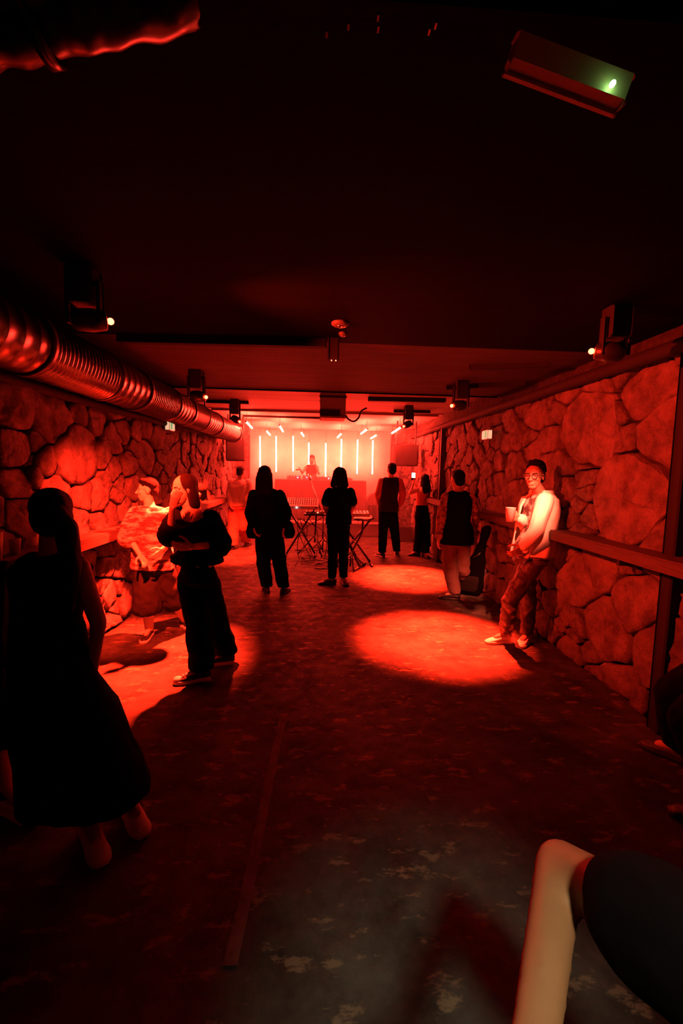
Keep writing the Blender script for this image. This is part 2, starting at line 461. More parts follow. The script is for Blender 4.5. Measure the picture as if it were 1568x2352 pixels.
# drink ledges on both walls
for nm, x, X0, z in (('left', -1, XL, 1.04), ('right', 1, XR, 1.15)):
    t = thing('drink_ledge', 'long dark wooden drink ledge fixed along the %s stone wall' % nm, 'ledge', (X0, 6, z))
    part('shelf_board', PB().box((X0-x*0.13, 6.0, z), (0.24, 7.6, 0.035), bev=0.006), WOOD, t, False)
    part('front_rail', PB().box((X0-x*0.245, 6.0, z-0.03), (0.025, 7.6, 0.07), bev=0.004), WOOD, t, False)
    for yy in (2.9, 4.3, 5.7, 7.1, 8.5, 9.5):
        part('bracket', PB().box((X0-x*0.11, yy, z-0.07), (0.2, 0.03, 0.09)), BLACK, t, False)
# timber post and conduits on the walls
struct('trim_1', PB().box((XR-0.06, 7.9, 1.25), (0.14, 0.12, 2.5), bev=0.01), WOOD)
struct('trim_2', PB().box((XR-0.05, 2.60, 1.3), (0.12, 0.10, 2.6), bev=0.01), BLACKM)
struct('trim_3', PB().tube([(XR-0.1, 2.0, 2.46), (XR-0.1, 4.5, 2.47), (XR-0.1, YW, 2.5)], 0.05, 10), BLACKM, True)
struct('trim_4', PB().tube([(XL+0.07, 2.0, 2.20), (XL+0.07, 5, 2.2), (XL+0.07, YW, 2.3)], 0.035, 10), BLACKM, True)
struct('trim_5', PB().box((XL+0.04, 6.3, 2.38), (0.2, 8.6, 0.26), bev=0.01), BLACKM)
# ceiling beams and battens
def beam(a, b, wdt, hgt, label):
    a = Vector(a); b = Vector(b); c = (a+b)/2; d = b-a; CZ = CZS if c.y > 5.62 else globals()['CZ']
    o = obj('ceiling_batten', PB().box((c.x, c.y, CZ-hgt/2), (d.length, wdt, hgt), Quaternion((0, 0, 1), math.atan2(d.y, d.x)), bev=0.004), BLACKM, None, False)
    return tag(o, label, 'batten', 'dark battens across the ceiling')
beam((-1.55, 3.50, 0), (0.03, 3.42, 0), 0.07, 0.06, 'long dark batten on the ceiling left of centre, ending at the small red-lit sensor')
beam((1.42, 5.0, 0), (2.15, 4.6, 0), 0.05, 0.05, 'short dark batten on the ceiling right, between the two right lamps')
beam((1.35, 4.05, 0), (2.0, 3.85, 0), 0.05, 0.04, 'thin dark batten on the ceiling just behind the nearest right lamp')
beam((0.70, 6.65, 0), (1.85, 6.55, 0), 0.09, 0.06, 'thick dark batten right of the ceiling projector, joined to it by a hanging cable')
beam((1.3, 7.9, 0), (1.95, 7.85, 0), 0.06, 0.05, 'short thin batten on the ceiling before the right stage tubes')
beam((-1.9, 7.4, 0), (-1.2, 7.4, 0), 0.06, 0.05, 'short batten on the ceiling beside the far end of the duct')
beam((-1.6, 9.3, 0), (0.3, 9.3, 0), 0.05, 0.04, 'thin batten across the brightly lit ceiling just before the stage')
for k, yy in enumerate((5.6, 8.4)):
    struct('trim_%d' % (6+k), PB().box((0.1, yy, CZ-0.008), (4.3, 0.02, 0.016)), CEIL) if k == 0 else struct('trim_7', PB().box((0.1, 8.4, CZS-0.02), (4.3, 0.05, 0.04)), MATS['ceiling_paint_lit'])
struct('trim_8', PB().box((0.1, 0.95, CZ-0.06), (4.4, 0.14, 0.12), bev=0.01), CEIL)
struct('trim_9', PB().box((0.1, 0.30, CZ-0.06), (4.4, 0.14, 0.12), bev=0.01), CEIL)
# fixings on the near beam
for k, (px, py) in enumerate(((750, 78), (800, 60), (868, 66), (985, 72), (1000, 58), (868, 40))):
    p = A(px, py, 0.87)
    b = obj('beam_bolt', PB().cyl((p.x, 0.875, p.z), (p.x, 0.863, p.z), 0.0035, n=6), STEEL, None, False)
    tag(b, 'tiny steel bolt head on the near ceiling beam, %s of six from the left' % ('first', 'second', 'fourth', 'fifth', 'sixth', 'third')[k], 'bolt', 'bolt heads on the near ceiling beam')

# ---------------------------------------------------------------- duct
t = thing('ventilation_duct', 'big round galvanised duct running under the ceiling along the left wall', 'duct', (-1.78, 5.5, 2.35))
DX, DZ, DR = -1.76, 2.36, 0.185
segs = [(1.6, 2.73, 0), (2.73, 3.64, 1), (3.64, 4.24, 0), (4.24, 5.1, 1), (5.1, 5.7, 0), (5.7, 6.4, 1), (6.4, 7.25, 0), (7.25, 8.9, 0)]
for y0, y1, rib in segs:
    pr = []
    if rib:
        n = int((y1-y0)/0.045)
        for k in range(n):
            yy = y0+(y1-y0)*k/n; pr += [(yy, DR*0.97), (yy+0.012, DR*1.03), (yy+0.026, DR*1.03), (yy+0.036, DR*0.97)]
        pr.append((y1, DR*0.97))
    else:
        n = max(2, int((y1-y0)/0.12)); 
        for k in range(n+1): yy = y0+(y1-y0)*k/n; pr += [(yy-0.004, DR), (yy, DR+0.003), (yy+0.004, DR)]
        pr = [(min(max(a, y0), y1), b) for a, b in pr]
    part('flexible_section' if rib else 'duct_section', PB().lathe((DX, 0, DZ), (0, 1, 0), pr, 32), STEEL, t)
for y0 in (2.73, 3.64, 4.24, 5.1, 5.7, 6.4, 7.25, 8.88):
    part('clamp_ring', PB().lathe((DX, y0-0.025, DZ), (0, 1, 0), [(0, DR), (0.0, DR+0.013), (0.05, DR+0.013), (0.05, DR)], 32), BLACK if y0 in (4.24, 2.73) else STEEL, t)
for y0, zc in ((3.66, CZ), (5.72, CZS), (7.27, CZS)):
    part('hanger_strap', PB().box((DX-0.12, y0, (zc+DZ+0.14)/2), (0.02, 0.02, zc-DZ-0.12)), BLACK, t, False)
# shiny duct bend overhead at top left
t = thing('duct_bend', 'dented shiny metal duct crossing the ceiling at the top left corner', 'duct', A(60, 20, .78))
bp_ = [A(-140, 60, .80), A(60, 20, .78), A(200, -10, .78), A(430, -60, .8)]
part('duct_section', remesh(PB().tube(bp_, 0.062, 20), 0.008, 2, 0.006, (38, 38, 38), 3), DULL, t)
part('collar', PB().lathe(bp_[1], bp_[2]-bp_[1], [(0, 0.064), (0, 0.072), (0.02, 0.072), (0.02, 0.064)], 24), DULL, t)

# ---------------------------------------------------------------- moving-head lamps
def lamp(p, tgt, power, hd_dir, label, cone=40, bright=60, sz=0.62, color=RED):
    p = Vector(p); tgt = Vector(tgt)
    d = Vector(hd_dir).normalized()
    c = p-d*0.17*sz; CZ = CZS if c.y > 5.62 else globals()['CZ']
    t = thing('stage_lamp', label, 'lamp', (c.x, c.y, CZ), 'moving-head lamps under the ceiling')
    bh = max(0.05, CZ-c.z-0.10*sz-0.012)
    part('base', PB().box((c.x, c.y, CZ-bh/2), (0.22*sz, 0.20*sz, bh), bev=0.012), BLACK, t, False)
    part('yoke_bar', PB().box((c.x, c.y, CZ-0.08), (0.25*sz, 0.05, 0.03), bev=0.005), BLACK, t, False)
    for s_ in (-1, 1): part('yoke_arm', PB().box((c.x+s_*0.125*sz, c.y, (c.z+CZ-0.08)/2), (0.02, 0.05, max(0.04, CZ-0.08-c.z+0.04)), bev=0.005), BLACK, t, False)
    part('lamp_head', PB().lathe(c-d*0.1*sz, d, [(0, 0.05*sz), (0.02, 0.085*sz), (0.15*sz, 0.095*sz), (0.255*sz, 0.075*sz), (0.265*sz, 0.04*sz)], 20), BLACK, t)
    lm = mat('lamp_lens', RED, 0.3, emit=RED, estr=bright*1.3)
    part('lens', PB().ell(p+d*0.012, (0.017, 0.017, 0.017), n=12, m=8), lm, t)
    l = (tgt-p).normalized()
    light('stage_lamp_beam', 'SPOT', p+d*0.035+l*0.03, power, color, tgt, 0.03, cone, 1.0)
    return t
def toward(p, q): return Vector(q)-Vector(p)
L1, L2 = A(248, 738, 2.42), A(1363, 807, 2.62)
lamp(L1, (-1.58, 3.75, 1.30), 4000, (0.85, 0.45, 0.12), 'nearest left moving-head lamp, hung beside the duct, lit red', 50, 70)
lamp(L2, (1.90, 4.0, 1.22), 2000, (-0.85, 0.40, 0.12), 'nearest right moving-head lamp, hung over the big wall stones, lit red', 22, 70, color=(1.0, 0.10, 0.05))
light('added_wall_wash', 'SPOT', L1+Vector((0.06, 0, -0.03)), 1250, RED, (2.3, 3.3, 1.8), 0.03, 74, 1.0)  # extra spot added at the near left lamp to brighten the right wall
L3, L4 = A(471, 912, 4.6), A(1039, 932, 4.7)
lamp(L3, (-1.60, 3.80, 0.0), 15000, (0.8, -0.3, -0.1), 'middle left moving-head lamp, hung in front of the far duct', 52)
lamp(L4, (1.22, 4.22, 0.0), 19000, (-0.8, -0.3, -0.1), 'middle right moving-head lamp near the green-white exit sign', 44)
L5, L6 = A(549, 968, 7.2), A(928, 979, 7.3)
lamp(L5, (-1.75, 8.1, 0.3), 6500, (0.7, -0.5, -0.4), 'farthest left moving-head lamp, above the left loudspeaker', 50)
lamp(L6, (1.36, 6.75, 0.0), 22000, (-0.7, -0.5, -0.4), 'farthest right moving-head lamp, above the right loudspeaker', 44)
# ---------------------------------------------------------------- light tubes
def tube(a, b, label, group, r=0.016):
    a = Vector(a); b = Vector(b); d = (b-a).normalized()
    t = thing('light_tube', label, 'light tube', (a+b)/2, group)
    part('lit_tube', PB().cyl(a, b, r, n=10), TUBE, t)
    part('end_cap', PB().cyl(a-d*0.02, a, r*1.15, n=10), WHITEP, t); part('end_cap', PB().cyl(b, b+d*0.02, r*1.15, n=10), WHITEP, t)
    return t
ordn = ['first', 'second', 'third', 'fourth', 'fifth', 'sixth', 'seventh', 'eighth']
for k, (x, a_, b_) in enumerate(((597, 1002, 1083), (634, 1002, 1083), (673, 1002, 1082), (709, 1017, 1094), (748, 1018, 1095), (784, 1009, 1088), (821, 1010, 1088), (856, 1012, 1089))):
    p = A(x, a_, 12.2); q = A(x, b_, 12.2); q.x = p.x+0.01
    tt = tube(p, q, '%s upright glowing tube from the left behind the stage table' % ordn[k], 'upright light tubes at the back of the stage')
    part('hanging_wire', PB().tube([(p.x, p.y, p.z), (p.x, p.y, CZS)], 0.004, 5), BLACK, tt)
    
for k, (a1, a2, b1, b2) in enumerate(((564.6, 968, 578.4, 983), (611, 989, 620, 999), (641.5, 977, 649.5, 991), (690.4, 991.8, 697.3, 1001.7), (784.6, 995.2, 774.7, 1004.6), (843.6, 985.6, 829, 996), (865.4, 998.7, 851.6, 1007), (921, 981.3, 900, 994.7))):
    p = G(a1, a2, 2.55); q = G(b1, b2, 2.55)
    tt = tube(p, q, '%s slanting short tube from the left under the ceiling before the stage' % ordn[k], 'light tubes hung under the ceiling', 0.018)
    for s_ in (p.lerp(q, 0.12), p.lerp(q, 0.88)): part('hanging_wire', PB().tube([s_, (s_.x, s_.y, CZS)], 0.004, 5), BLACK, tt)

# ---------------------------------------------------------------- stage
STZ = 0.36
t = thing('stage_platform', 'low stage platform with a pale deck edge at the far end of the room', 'stage', (0, 11.6, 0))
DECK = mat('stage_deck', (0.45, 0.42, 0.4), 0.6, noise=0.3)
DKRED = mat('stage_front_cloth', (0.10, 0.09, 0.09), 0.8, bump=0.3)
part('deck', PB().box((0.03, 11.60, STZ-0.02), (3.4, 1.62, 0.04), bev=0.006), DECK, t, False)
part('front_panel', PB().box((0.03, 10.85, 0.18), (3.66, 0.04, 0.30)), DKRED, t, False)
part('edge_strip', PB().box((0.03, 10.79, STZ-0.045), (3.7, 0.03, 0.03)), BLACK, t, False)
part('base_strip', PB().box((0.03, 10.83, 0.015), (3.66, 0.03, 0.03)), BLACK, t, False)
for x in (-1.75, -0.6, 0.65, 1.8): part('support_leg', PB().box((x, 11.7, 0.17), (0.08, 0.08, 0.32)), BLACK, t, False)
t = thing('stage_step', 'dark box step at the right foot of the stage', 'box', (2.03, 10.3, 0))
part('step_body', PB().box((2.03, 10.3, 0.17), (0.34, 0.36, 0.32), bev=0.01), BLACKM, t, False)
part('step_top', PB().box((2.03, 10.3, 0.345), (0.36, 0.38, 0.03), bev=0.005), BLACK, t, False)
# DJ table with cloth
t = thing('performer_table', 'high table under a dark cloth in front of the glowing tubes', 'table', (0, 11.2, STZ))
TT = 1.40
part('table_top', PB().box((0.0, 11.25, TT-0.02), (2.2, 0.6, 0.035), bev=0.005), BLACKM, t, False)
for x in (-1.0, 1.0):
    for y in (11.05, 11.45): part('leg', PB().cyl((x, y, STZ), (x, y, TT-0.04), 0.02, n=10), BLACK, t)
pb = PB(); n = 110; ring = []
CL = mat('dark_red_cloth', (0.13, 0.10, 0.10), 0.9, bump=0.3)
for z, am in ((STZ+0.03, 0.03), (0.7, 0.025), (1.1, 0.018), (TT-0.03, 0.004), (TT+0.003, 0.0)):
    r_ = []
    for i in range(n):
        u = i/(n-1)*2.9; 
        if u < 0.3: x, y, nx, ny = -1.12, 11.26-(u), -1, 0
        elif u < 2.6: x, y, nx, ny = -1.12+(u-0.3), 10.93, 0, -1
        else: x, y, nx, ny = 1.16, 10.93+(u-2.6), 1, 0
        f = am*math.sin(u*23+math.sin(u*7)*1.5)
        r_.append(Vector((x+nx*f, y+ny*f, z)))
    ring.append(r_)
ring.append([Vector((max(-1.1, min(1.1, v.x)), 11.5, TT+0.003)) for v in ring[-1]])
vs = [v for r_ in ring for v in r_]; fs = [(k*n+i, k*n+i+1, (k+1)*n+i+1, (k+1)*n+i) for k in range(len(ring)-1) for i in range(n-1)]
o = part('cloth', PB().add(vs, fs), CL, t); sm = o.modifiers.new('thick', 'SOLIDIFY'); sm.thickness = 0.006
# decks and mixers on it
PANEL = mat('gear_panel', (0.32, 0.32, 0.33), 0.4); LEDB = mat('blue_led', (0.3, 0.3, 1), emit=(0.75, 0.5, 1.0), estr=6); LEDW = mat('white_led', (1, 1, 1), emit=(1, 0.9, 0.9), estr=6)
LEDR = mat('red_led', (1, .1, .05), emit=(1, 0.12, 0.06), estr=8)
def gear(c, wx, wy, h, name, label, cat, knobs=(6, 3), tilt=0.0, led=None, m=PANEL, group=None, keys=0):
    c = Vector(c); t = thing(name, label, cat, c, group); q = Quaternion((1, 0, 0), tilt)
    part('body', PB().box(c+q @ Vector((0, 0, h/2)), (wx, wy, h), q, bev=0.006), m, t, False)
    kb = PB()
    for i in range(knobs[0]):
        for j in range(knobs[1]):
            p = c+q @ Vector(((i+0.5)/knobs[0]*wx*0.9-wx*0.45, (j+0.5)/knobs[1]*wy*0.8-wy*0.35, h))
            kb.cyl(p, p+q @ Vector((0, 0, 0.018)), 0.011, 0.008, 8)
    o = part('knobs', kb, BLACK, t); o['kind'] = 'stuff'
    if keys:
        kk = PB()
        for i in range(keys):
            kk.box(c+q @ Vector(((i+0.5)/keys*wx*0.96-wx*0.48, -wy*0.36, h+0.004)), (wx*0.96/keys*0.9, wy*0.2, 0.012), q)
        o = part('keys', kk, WHITEP, t, False); o['kind'] = 'stuff'
    if led:
        for dx, lm in led:
            p = c+q @ Vector((dx, -wy/2-0.006, h*0.6)); part('indicator_light', PB().ell(p, (0.012, 0.008, 0.012), n=8, m=6), lm, t)
    return t
gear((-0.66, 11.2, TT), 0.34, 0.36, 0.09, 'media_player', 'flat deck with a violet light at the left of the cloth-covered table', 'music player', (4, 3), led=[(0.1, LEDB)])
gear((-0.28, 11.2, TT), 0.32, 0.36, 0.10, 'mixer', 'mixer with small bluish lights in front of the performer', 'mixer', (6, 4), led=[(-0.05, LEDB), (0.02, LEDW)])
gear((0.10, 11.2, TT), 0.34, 0.36, 0.08, 'media_player', 'flat deck on the table to the right of the performer', 'music player', (4, 3), led=[(0.12, LEDW)])
gear((0.62, 11.2, TT), 0.4, 0.3, 0.06, 'drum_machine', 'low pad machine on the table, hidden partly by the bob-haired person', 'drum machine', (8, 2))
rc = random.Random(5)
def cable(pts, label, group=None, r=0.006, m=BLACK):
    o = obj('cable', PB().tube(pts, r, 6, 6), m, None, True); return tag(o, label, 'cable', group)
for k in range(4):
    x = -0.5+k*0.3; cable([(x, 11.05, TT+0.09), (x+0.06, 10.98, TT+0.14+0.02*k), (x+0.15, 10.96, TT+0.05), (x+0.22, 11.1, TT+0.08)], 'thin looping cable over the gear on the cloth-covered table, %s from the left' % ('first', 'second', 'third', 'fourth')[k], 'cables on the performer table', 0.006, PANEL)

# loudspeakers hanging in front of the stage corners
def speaker(x0, x1, Y, z0, z1, label, lat):
    c = Vector(((x0+x1)/2, Y, (z0+z1)/2)); t = thing('loudspeaker', label, 'loudspeaker', c, 'loudspeakers hung either side of the stage')
    q = Quaternion((0, 0, 1), lat)
    part('cabinet', PB().box(c, (x1-x0, 0.34, z1-z0), q, bev=0.02), mat('speaker_cabinet', (0.05, 0.045, 0.045), 0.6, bump=0.2), t, False)
    part('grille', PB().box(c+q @ Vector((0, -0.175, 0)), ((x1-x0)*0.9, 0.015, (z1-z0)*0.88), q, bev=0.005), mat('speaker_grille', (0.075, 0.06, 0.06), 0.7, bump=0.8, bscale=300), t, False)
    part('badge', PB().box(c+q @ Vector((0, -0.186, -(z1-z0)*0.36)), (0.06, 0.006, 0.02), q), STEEL, t, False)
    for s_ in (-1, 1): part('hanging_bracket', PB().box(c+Vector((s_*(x1-x0)*0.4, 0, (CZS+z1)/2-c.z)), (0.025, 0.03, CZS-z1)), BLACK, t, False)
    return t
speaker(-1.97, -1.58, 9.3, 1.80, 2.24, 'dark loudspeaker hung at the left of the stage above the pale-shirted person', 0.18)
speaker(1.62, 2.14, 9.6, 1.78, 2.24, 'dark loudspeaker hung at the right of the stage above the man in the vest', -0.12)
# rounded covered amplifier right on stage
t = thing('covered_amplifier', 'round-topped dark covered amplifier on the stage behind the man in the vest', 'amplifier', (1.33, 11.1, STZ))
pb = PB(); pts = []
for k in range(13):
    a = PI*k/12; pts.append((1.46-0.28*math.cos(a), 0.78+0.34*math.sin(a)))
pts = [(1.18, STZ)]+pts+[(1.74, STZ)]
for sx, y in ((0, 10.95), (1, 11.35)): pb.v += [Vector((x, y, z)) for x, z in pts]
n = len(pts); pb.f = [(i, i+1, n+i+1, n+i) for i in range(n-1)]+[(n-1, 0, n, 2*n-1), tuple(range(n-1, -1, -1)), tuple(range(n, 2*n))]; pb.mi = [0]*len(pb.f)
part('cover', pb, CL, t, False)
part('grille_panel', PB().box((1.46, 10.93, 0.60), (0.48, 0.03, 0.40), bev=0.01), BLACKM, t, False)
for x in (1.3, 1.46, 1.62): part('front_bar', PB().box((x, 10.905, 0.6), (0.015, 0.02, 0.38)), CL, t, False)

# ---------------------------------------------------------------- gear on the floor before the stage
def xstand(c, wx, h, lean=0.28, name='keyboard_stand', label='', y=0.0):
    c = Vector(c); t = thing(name, label, 'stand', (c.x, c.y, 0), 'folding stands on the floor before the stage')
    for s_ in (-1, 1):
        part('leg', PB().tube([(c.x-s_*lean, c.y-0.02*s_, 0.03), (c.x+s_*lean, c.y-0.02*s_, h)], 0.018, 8), BLACK, t)
        part('foot_bar', PB().tube([(c.x-s_*lean, c.y-0.25, 0.025), (c.x-s_*lean, c.y+0.25, 0.025)], 0.022, 8), BLACK, t)
        part('support_bar', PB().tube([(c.x+s_*lean, c.y-0.2, h), (c.x+s_*lean, c.y+0.2, h)], 0.018, 8), BLACK, t)
    part('pivot_bolt', PB().cyl((c.x, c.y-0.06, h/2), (c.x, c.y+0.06, h/2), 0.03, n=12), CHROME, t)
    return t
sx = A(692, 1165, 8.3).x
xstand((sx, 8.3, 0), 0.5, 0.96, label='black folding X stand under the knob-covered synthesizer')
t = gear((sx, 8.3, 0.985), 0.66, 0.40, 0.06, 'synthesizer', 'tilted pale synthesizer with rows of dark knobs left of the bob-haired person', 'synthesizer', (14, 4), tilt=0.35, led=[(-0.08, LEDW)], m=WHITEP)
sx2 = A(818, 1180, 7.9).x
xstand((sx2-0.05, 7.6, 0), 0.4, 0.84, 0.3, label='black folding stand with T foot right of the bob-haired person')
gear((sx2, 7.7, 0.87), 0.42, 0.3, 0.05, 'pad_controller', 'small keyboard with pale keys right of the bob-haired person', 'keyboard', (6, 2), tilt=0.15, keys=12)
t = thing('drum_pad', 'round dark drum pad on a bent stand beside the man in the vest', 'drum pad', (sx2+0.08, 7.3, 0.74))
c = Vector((sx2+0.06, 7.25, 0.83))
part('pad', PB().lathe(c, (0, 0, 1), [(0, 0.12), (0.01, 0.155), (0.03, 0.155), (0.04, 0.14)], 28), BLACK, t)
part('rim', PB().torus(c+Vector((0, 0, 0.035)), 0.15, 0.008, (0, 0, 1), 28), CHROME, t)
part('pole', PB().tube([c, (c.x-0.02, c.y, 0.6), (c.x-0.16, c.y, 0.3), (c.x-0.2, c.y, 0.04)], 0.018), BLACK, t)
for a in range(3):
    an = a*2.09+0.6; part('leg', PB().tube([(c.x-0.18, c.y, 0.28), (c.x-0.18+0.3*math.cos(an), c.y+0.3*math.sin(an), 0.015)], 0.014), BLACK, t)
p0, p1 = G(800, 1248), G(827, 1306)
t = thing('stand_foot', 'thick black bar with a crosswise foot lying toward the lit floor', 'stand', p1)
part('bar', PB().tube([A(795, 1235, 7.4), p1+Vector((0, 0, 0.03))], 0.026), BLACK, t)
part('cross_foot', PB().tube([G(813, 1313)+Vector((0, 0, .022)), G(838, 1297)+Vector((0, 0, .022))], 0.022), BLACK, t)
# boom microphone stand
t = thing('microphone_stand', 'pale boom microphone stand slanting in front of the cloth-covered table', 'microphone stand', A(745, 1250, 8.8))
ma, mb = A(712, 1101, 9.3), A(742, 1190, 8.8)
part('boom', PB().tube([ma, mb], 0.018), STEEL, t)
part('microphone', PB().cap(ma, ma-(mb-ma).normalized()*0.1, 0.03, 0.04), CHROME, t)
mg = Vector((mb.x, mb.y, 0.03)); part('pole', PB().tube([mb, mg], 0.016), BLACK, t)
for a in range(3):
    an = a*2.09+0.3; part('leg', PB().tube([(mg.x, mg.y, 0.25), (mg.x+0.3*math.cos(an), mg.y+0.3*math.sin(an), 0.015)], 0.012), BLACK, t)
t = thing('instrument_tripod', 'tangle of black tripod legs between the two silhouetted women', 'stand', G(722, 1275))
cc = G(722, 1275)
part('pole', PB().tube([cc+Vector((0, 0, 0.25)), cc+Vector((0.02, 0, 0.78))], 0.016), BLACK, t)
part('tray', PB().box(cc+Vector((0.0, 0, 0.80)), (0.42, 0.26, 0.03), bev=0.006), BLACK, t, False)
for a in range(3):
    an = a*2.09+1.0; part('leg', PB().tube([cc+Vector((0, 0, 0.4)), cc+Vector((0.32*math.cos(an), 0.32*math.sin(an), 0.015))], 0.013), BLACK, t)
gear(cc+Vector((0, 0, 0.815)), 0.36, 0.22, 0.05, 'effects_box', 'small effects box on the tray between the two silhouetted women', 'effects box', (6, 2), m=PANEL, led=[(0.05, LEDR)])
for k in range(12):
    a = G(rc.uniform(675, 750), rc.uniform(1245, 1300)); pts = [Vector((a.x, a.y, 0.012))]
    for j in range(5): pts.append(Vector((pts[-1].x+rc.uniform(-0.25, 0.28), pts[-1].y+rc.uniform(-0.3, 0.3), 0.012+0.03*rc.random())))
    if k < 6: pts = [A(rc.uniform(670, 750), 1190, 8.2), A(rc.uniform(680, 750), 1225, 8.2)]+pts
    cable(pts, 'black cable tangled on the floor between the two silhouetted women', 'cables tangled under the synthesizer', 0.008)

# ---------------------------------------------------------------- ceiling fittings
pj = A(764, 948, 6.35)
t = thing('projector', 'dark box projector hanging from the ceiling in the middle of the room', 'projector', (pj.x, 6.5, CZ))
part('housing', PB().box((pj.x, 6.55, 2.575), (0.37, 0.42, 0.35), bev=0.012), mat('projector_grey', (0.30, 0.28, 0.27), 0.6), t, False)
part('front_slot', PB().box((pj.x-0.04, 6.335, 2.475), (0.29, 0.02, 0.08)), BLACKM, t, False)
part('lower_lip', PB().box((pj.x, 6.34, 2.405), (0.38, 0.06, 0.02)), mat('projector_grey', (0, 0, 0)), t, False)
part('top_lid', PB().box((pj.x, 6.55, 2.70), (0.39, 0.44, 0.03), bev=0.006), BLACK, t, False)
cable([A(793, 953, 6.4), A(800, 963, 6.4), A(812, 968, 6.45), A(823, 960, 6.5), A(830, 944, 6.6), A(842, 937, 6.6)], 'drooping cable from the ceiling projector to the thick batten', None, 0.014)
sn = A(765, 818, 3.35)
t = thing('ceiling_sensor', 'small ceiling box with two red lights at the end of the long batten', 'sensor', (sn.x, sn.y, CZ))
part('housing', PB().box((sn.x, sn.y+0.05, (CZ+sn.z)/2), (0.085, 0.08, CZ-sn.z+0.03), bev=0.008), BLACKM, t, False)
for dx in (-0.012, 0.02): part('indicator_light', PB().ell((sn.x+dx, sn.y, A(765, 828, sn.y).z), (0.005, 0.004, 0.005), n=8, m=6), LEDR, t)
for px, py, lb in ((781, 741, 'wider round ceiling fitting'), (787, 764, 'smaller round ceiling fitting')):
    g_ = G(px, py, CZ); t = thing('smoke_detector', '%s above the long batten near the middle of the ceiling' % lb, 'smoke detector', g_)
    r_ = 0.06 if py < 750 else 0.03
    part('housing', PB().lathe(g_, (0, 0, -1), [(0, r_), (0.012, r_), (0.024, r_*0.7)], 20), mat('detector_grey', (0.10, 0.10, 0.10), 0.4), t)
    part('sensor_dome', PB().ell(g_-Vector((0, 0, 0.024)), (r_*0.4, r_*0.4, 0.01)), CHROME, t)
# emergency light box top right
t = thing('emergency_light', 'flat box-shaped emergency light hanging from a wire with a glowing green lamp', 'light fitting', A(1310, 60, 1.0))
EB = mat('emergency_box', (0.40, 0.27, 0.17), 0.5, noise=0.15)
# box seen from below: four lower corners by position
Y0, Y1 = 0.72, 0.725
c1, c2, c3, c4 = A(1185, 75, Y0), A(1472, 190, Y0), A(1410, 256, Y1), A(1150, 163, Y1)
ux = ((c2-c1)+(c3-c4)).normalized(); nn = ux.cross(c4-c1).normalized(); vv = nn.cross(ux)
cen = (c1+c2+c3+c4)/4+Vector((0.008, 0, 0.014)); Lx = ((c2-c1).length+(c3-c4).length)/2; Ly = ((c4-c1).length+(c3-c2).length)/2
if nn.y > 0: nn = -nn
QB = Matrix((ux, nn.cross(ux), nn)).transposed().to_quaternion()
part('housing', PB().box(cen-nn*0.014, (Lx, Ly*0.9, 0.028), QB, bev=0.006), EB, t, False)
part('cover_rim', PB().box(cen-nn*0.030, (Lx*1.0, Ly*0.96, 0.008), QB, bev=0.003), EB, t, False)
gp = A(1398, 203, cen.y); dd = ray(1398, 203); tt_ = (cen-Vector((0, 0, EYE))).dot(nn)/dd.dot(nn); gp = Vector((0, 0, EYE))+dd*tt_
GL = mat('green_led', (0.5, 1, 0.5), emit=(0.35, 1.0, 0.32), estr=22)
part('green_lamp', PB().ell(gp+nn*0.009, (0.0042, 0.006, 0.0042), n=12, m=8), GL, t)
part('hanging_wire', PB().tube([cen-nn*0.05, A(1330, 75, 1.0), A(1362, 42, .98), A(1330, -60, .9)], 0.0012, 5), BLACK, t)
# exit signs
EXG = mat('exit_sign_green', (0.1, 0.5, 0.25), emit=(0.2, 0.65, 0.28), estr=0.5); EXW = mat('exit_sign_white', (0.9, 0.9, 0.85), emit=(1, 0.62, 0.35), estr=0.75)
for px, py, X, Y, label in ((390, 979, XL+0.10, 5.7, 'small lit exit sign on the left wall under the duct'), (1118, 999, XR-0.12, 5.6, 'small lit exit sign on the right wall near the middle lamp')):
    p = WX(px, py, X); t = thing('exit_sign', label, 'sign', p, 'lit exit signs')
    s_ = 1 if X < 0 else -1
    part('housing', PB().box(p, (0.06, 0.20, 0.12), bev=0.005), WHITEP, t, False)
    part('front_panel', PB().box(p+Vector((s_*0.032, 0, 0)), (0.005, 0.18, 0.10)).box(p+Vector((0, -0.102, 0)), (0.05, 0.005, 0.10)), EXW, t, False)
    part('green_symbol', PB().box(p+Vector((s_*0.036, -0.045, 0)), (0.004, 0.06, 0.09)), EXG, t, False)
# cups on the ledges
CUP = mat('clear_plastic', (0.8, 0.8, 0.8), 0.25, trans=0.35)
DRK = mat('amber_drink', (0.5, 0.3, 0.1), 0.2)
def cup(p, label, h=0.11, r=0.036, fill=0.5):
    p = Vector(p); t = thing('plastic_cup', label, 'cup', p, None)
    part('cup_wall', PB().lathe(p, (0, 0, 1), [(0, r*0.72), (h, r), (h+0.003, r*1.05), (h+0.003, r*0.96), (h*0.1, r*0.66)], 20), CUP, t)
    part('drink', PB().lathe(p, (0, 0, 1), [(h*0.08, r*0.66), (h*fill, r*0.82)], 20), DRK, t)
    return t
for px, X, z, lb in ((54, XL+0.12, 1.0595, 'small clear cup on the left ledge behind the near woman'), (14, XL+0.15, 1.0595, 'tall clear glass on the left ledge at the photo edge'), (1119, XR-0.12, 1.1695, 'clear cup on the right ledge above the black guitar bag')):
    Y = X/((px-735)/1000); cup((X, Y, z), lb, 0.10 if px != 14 else 0.17)

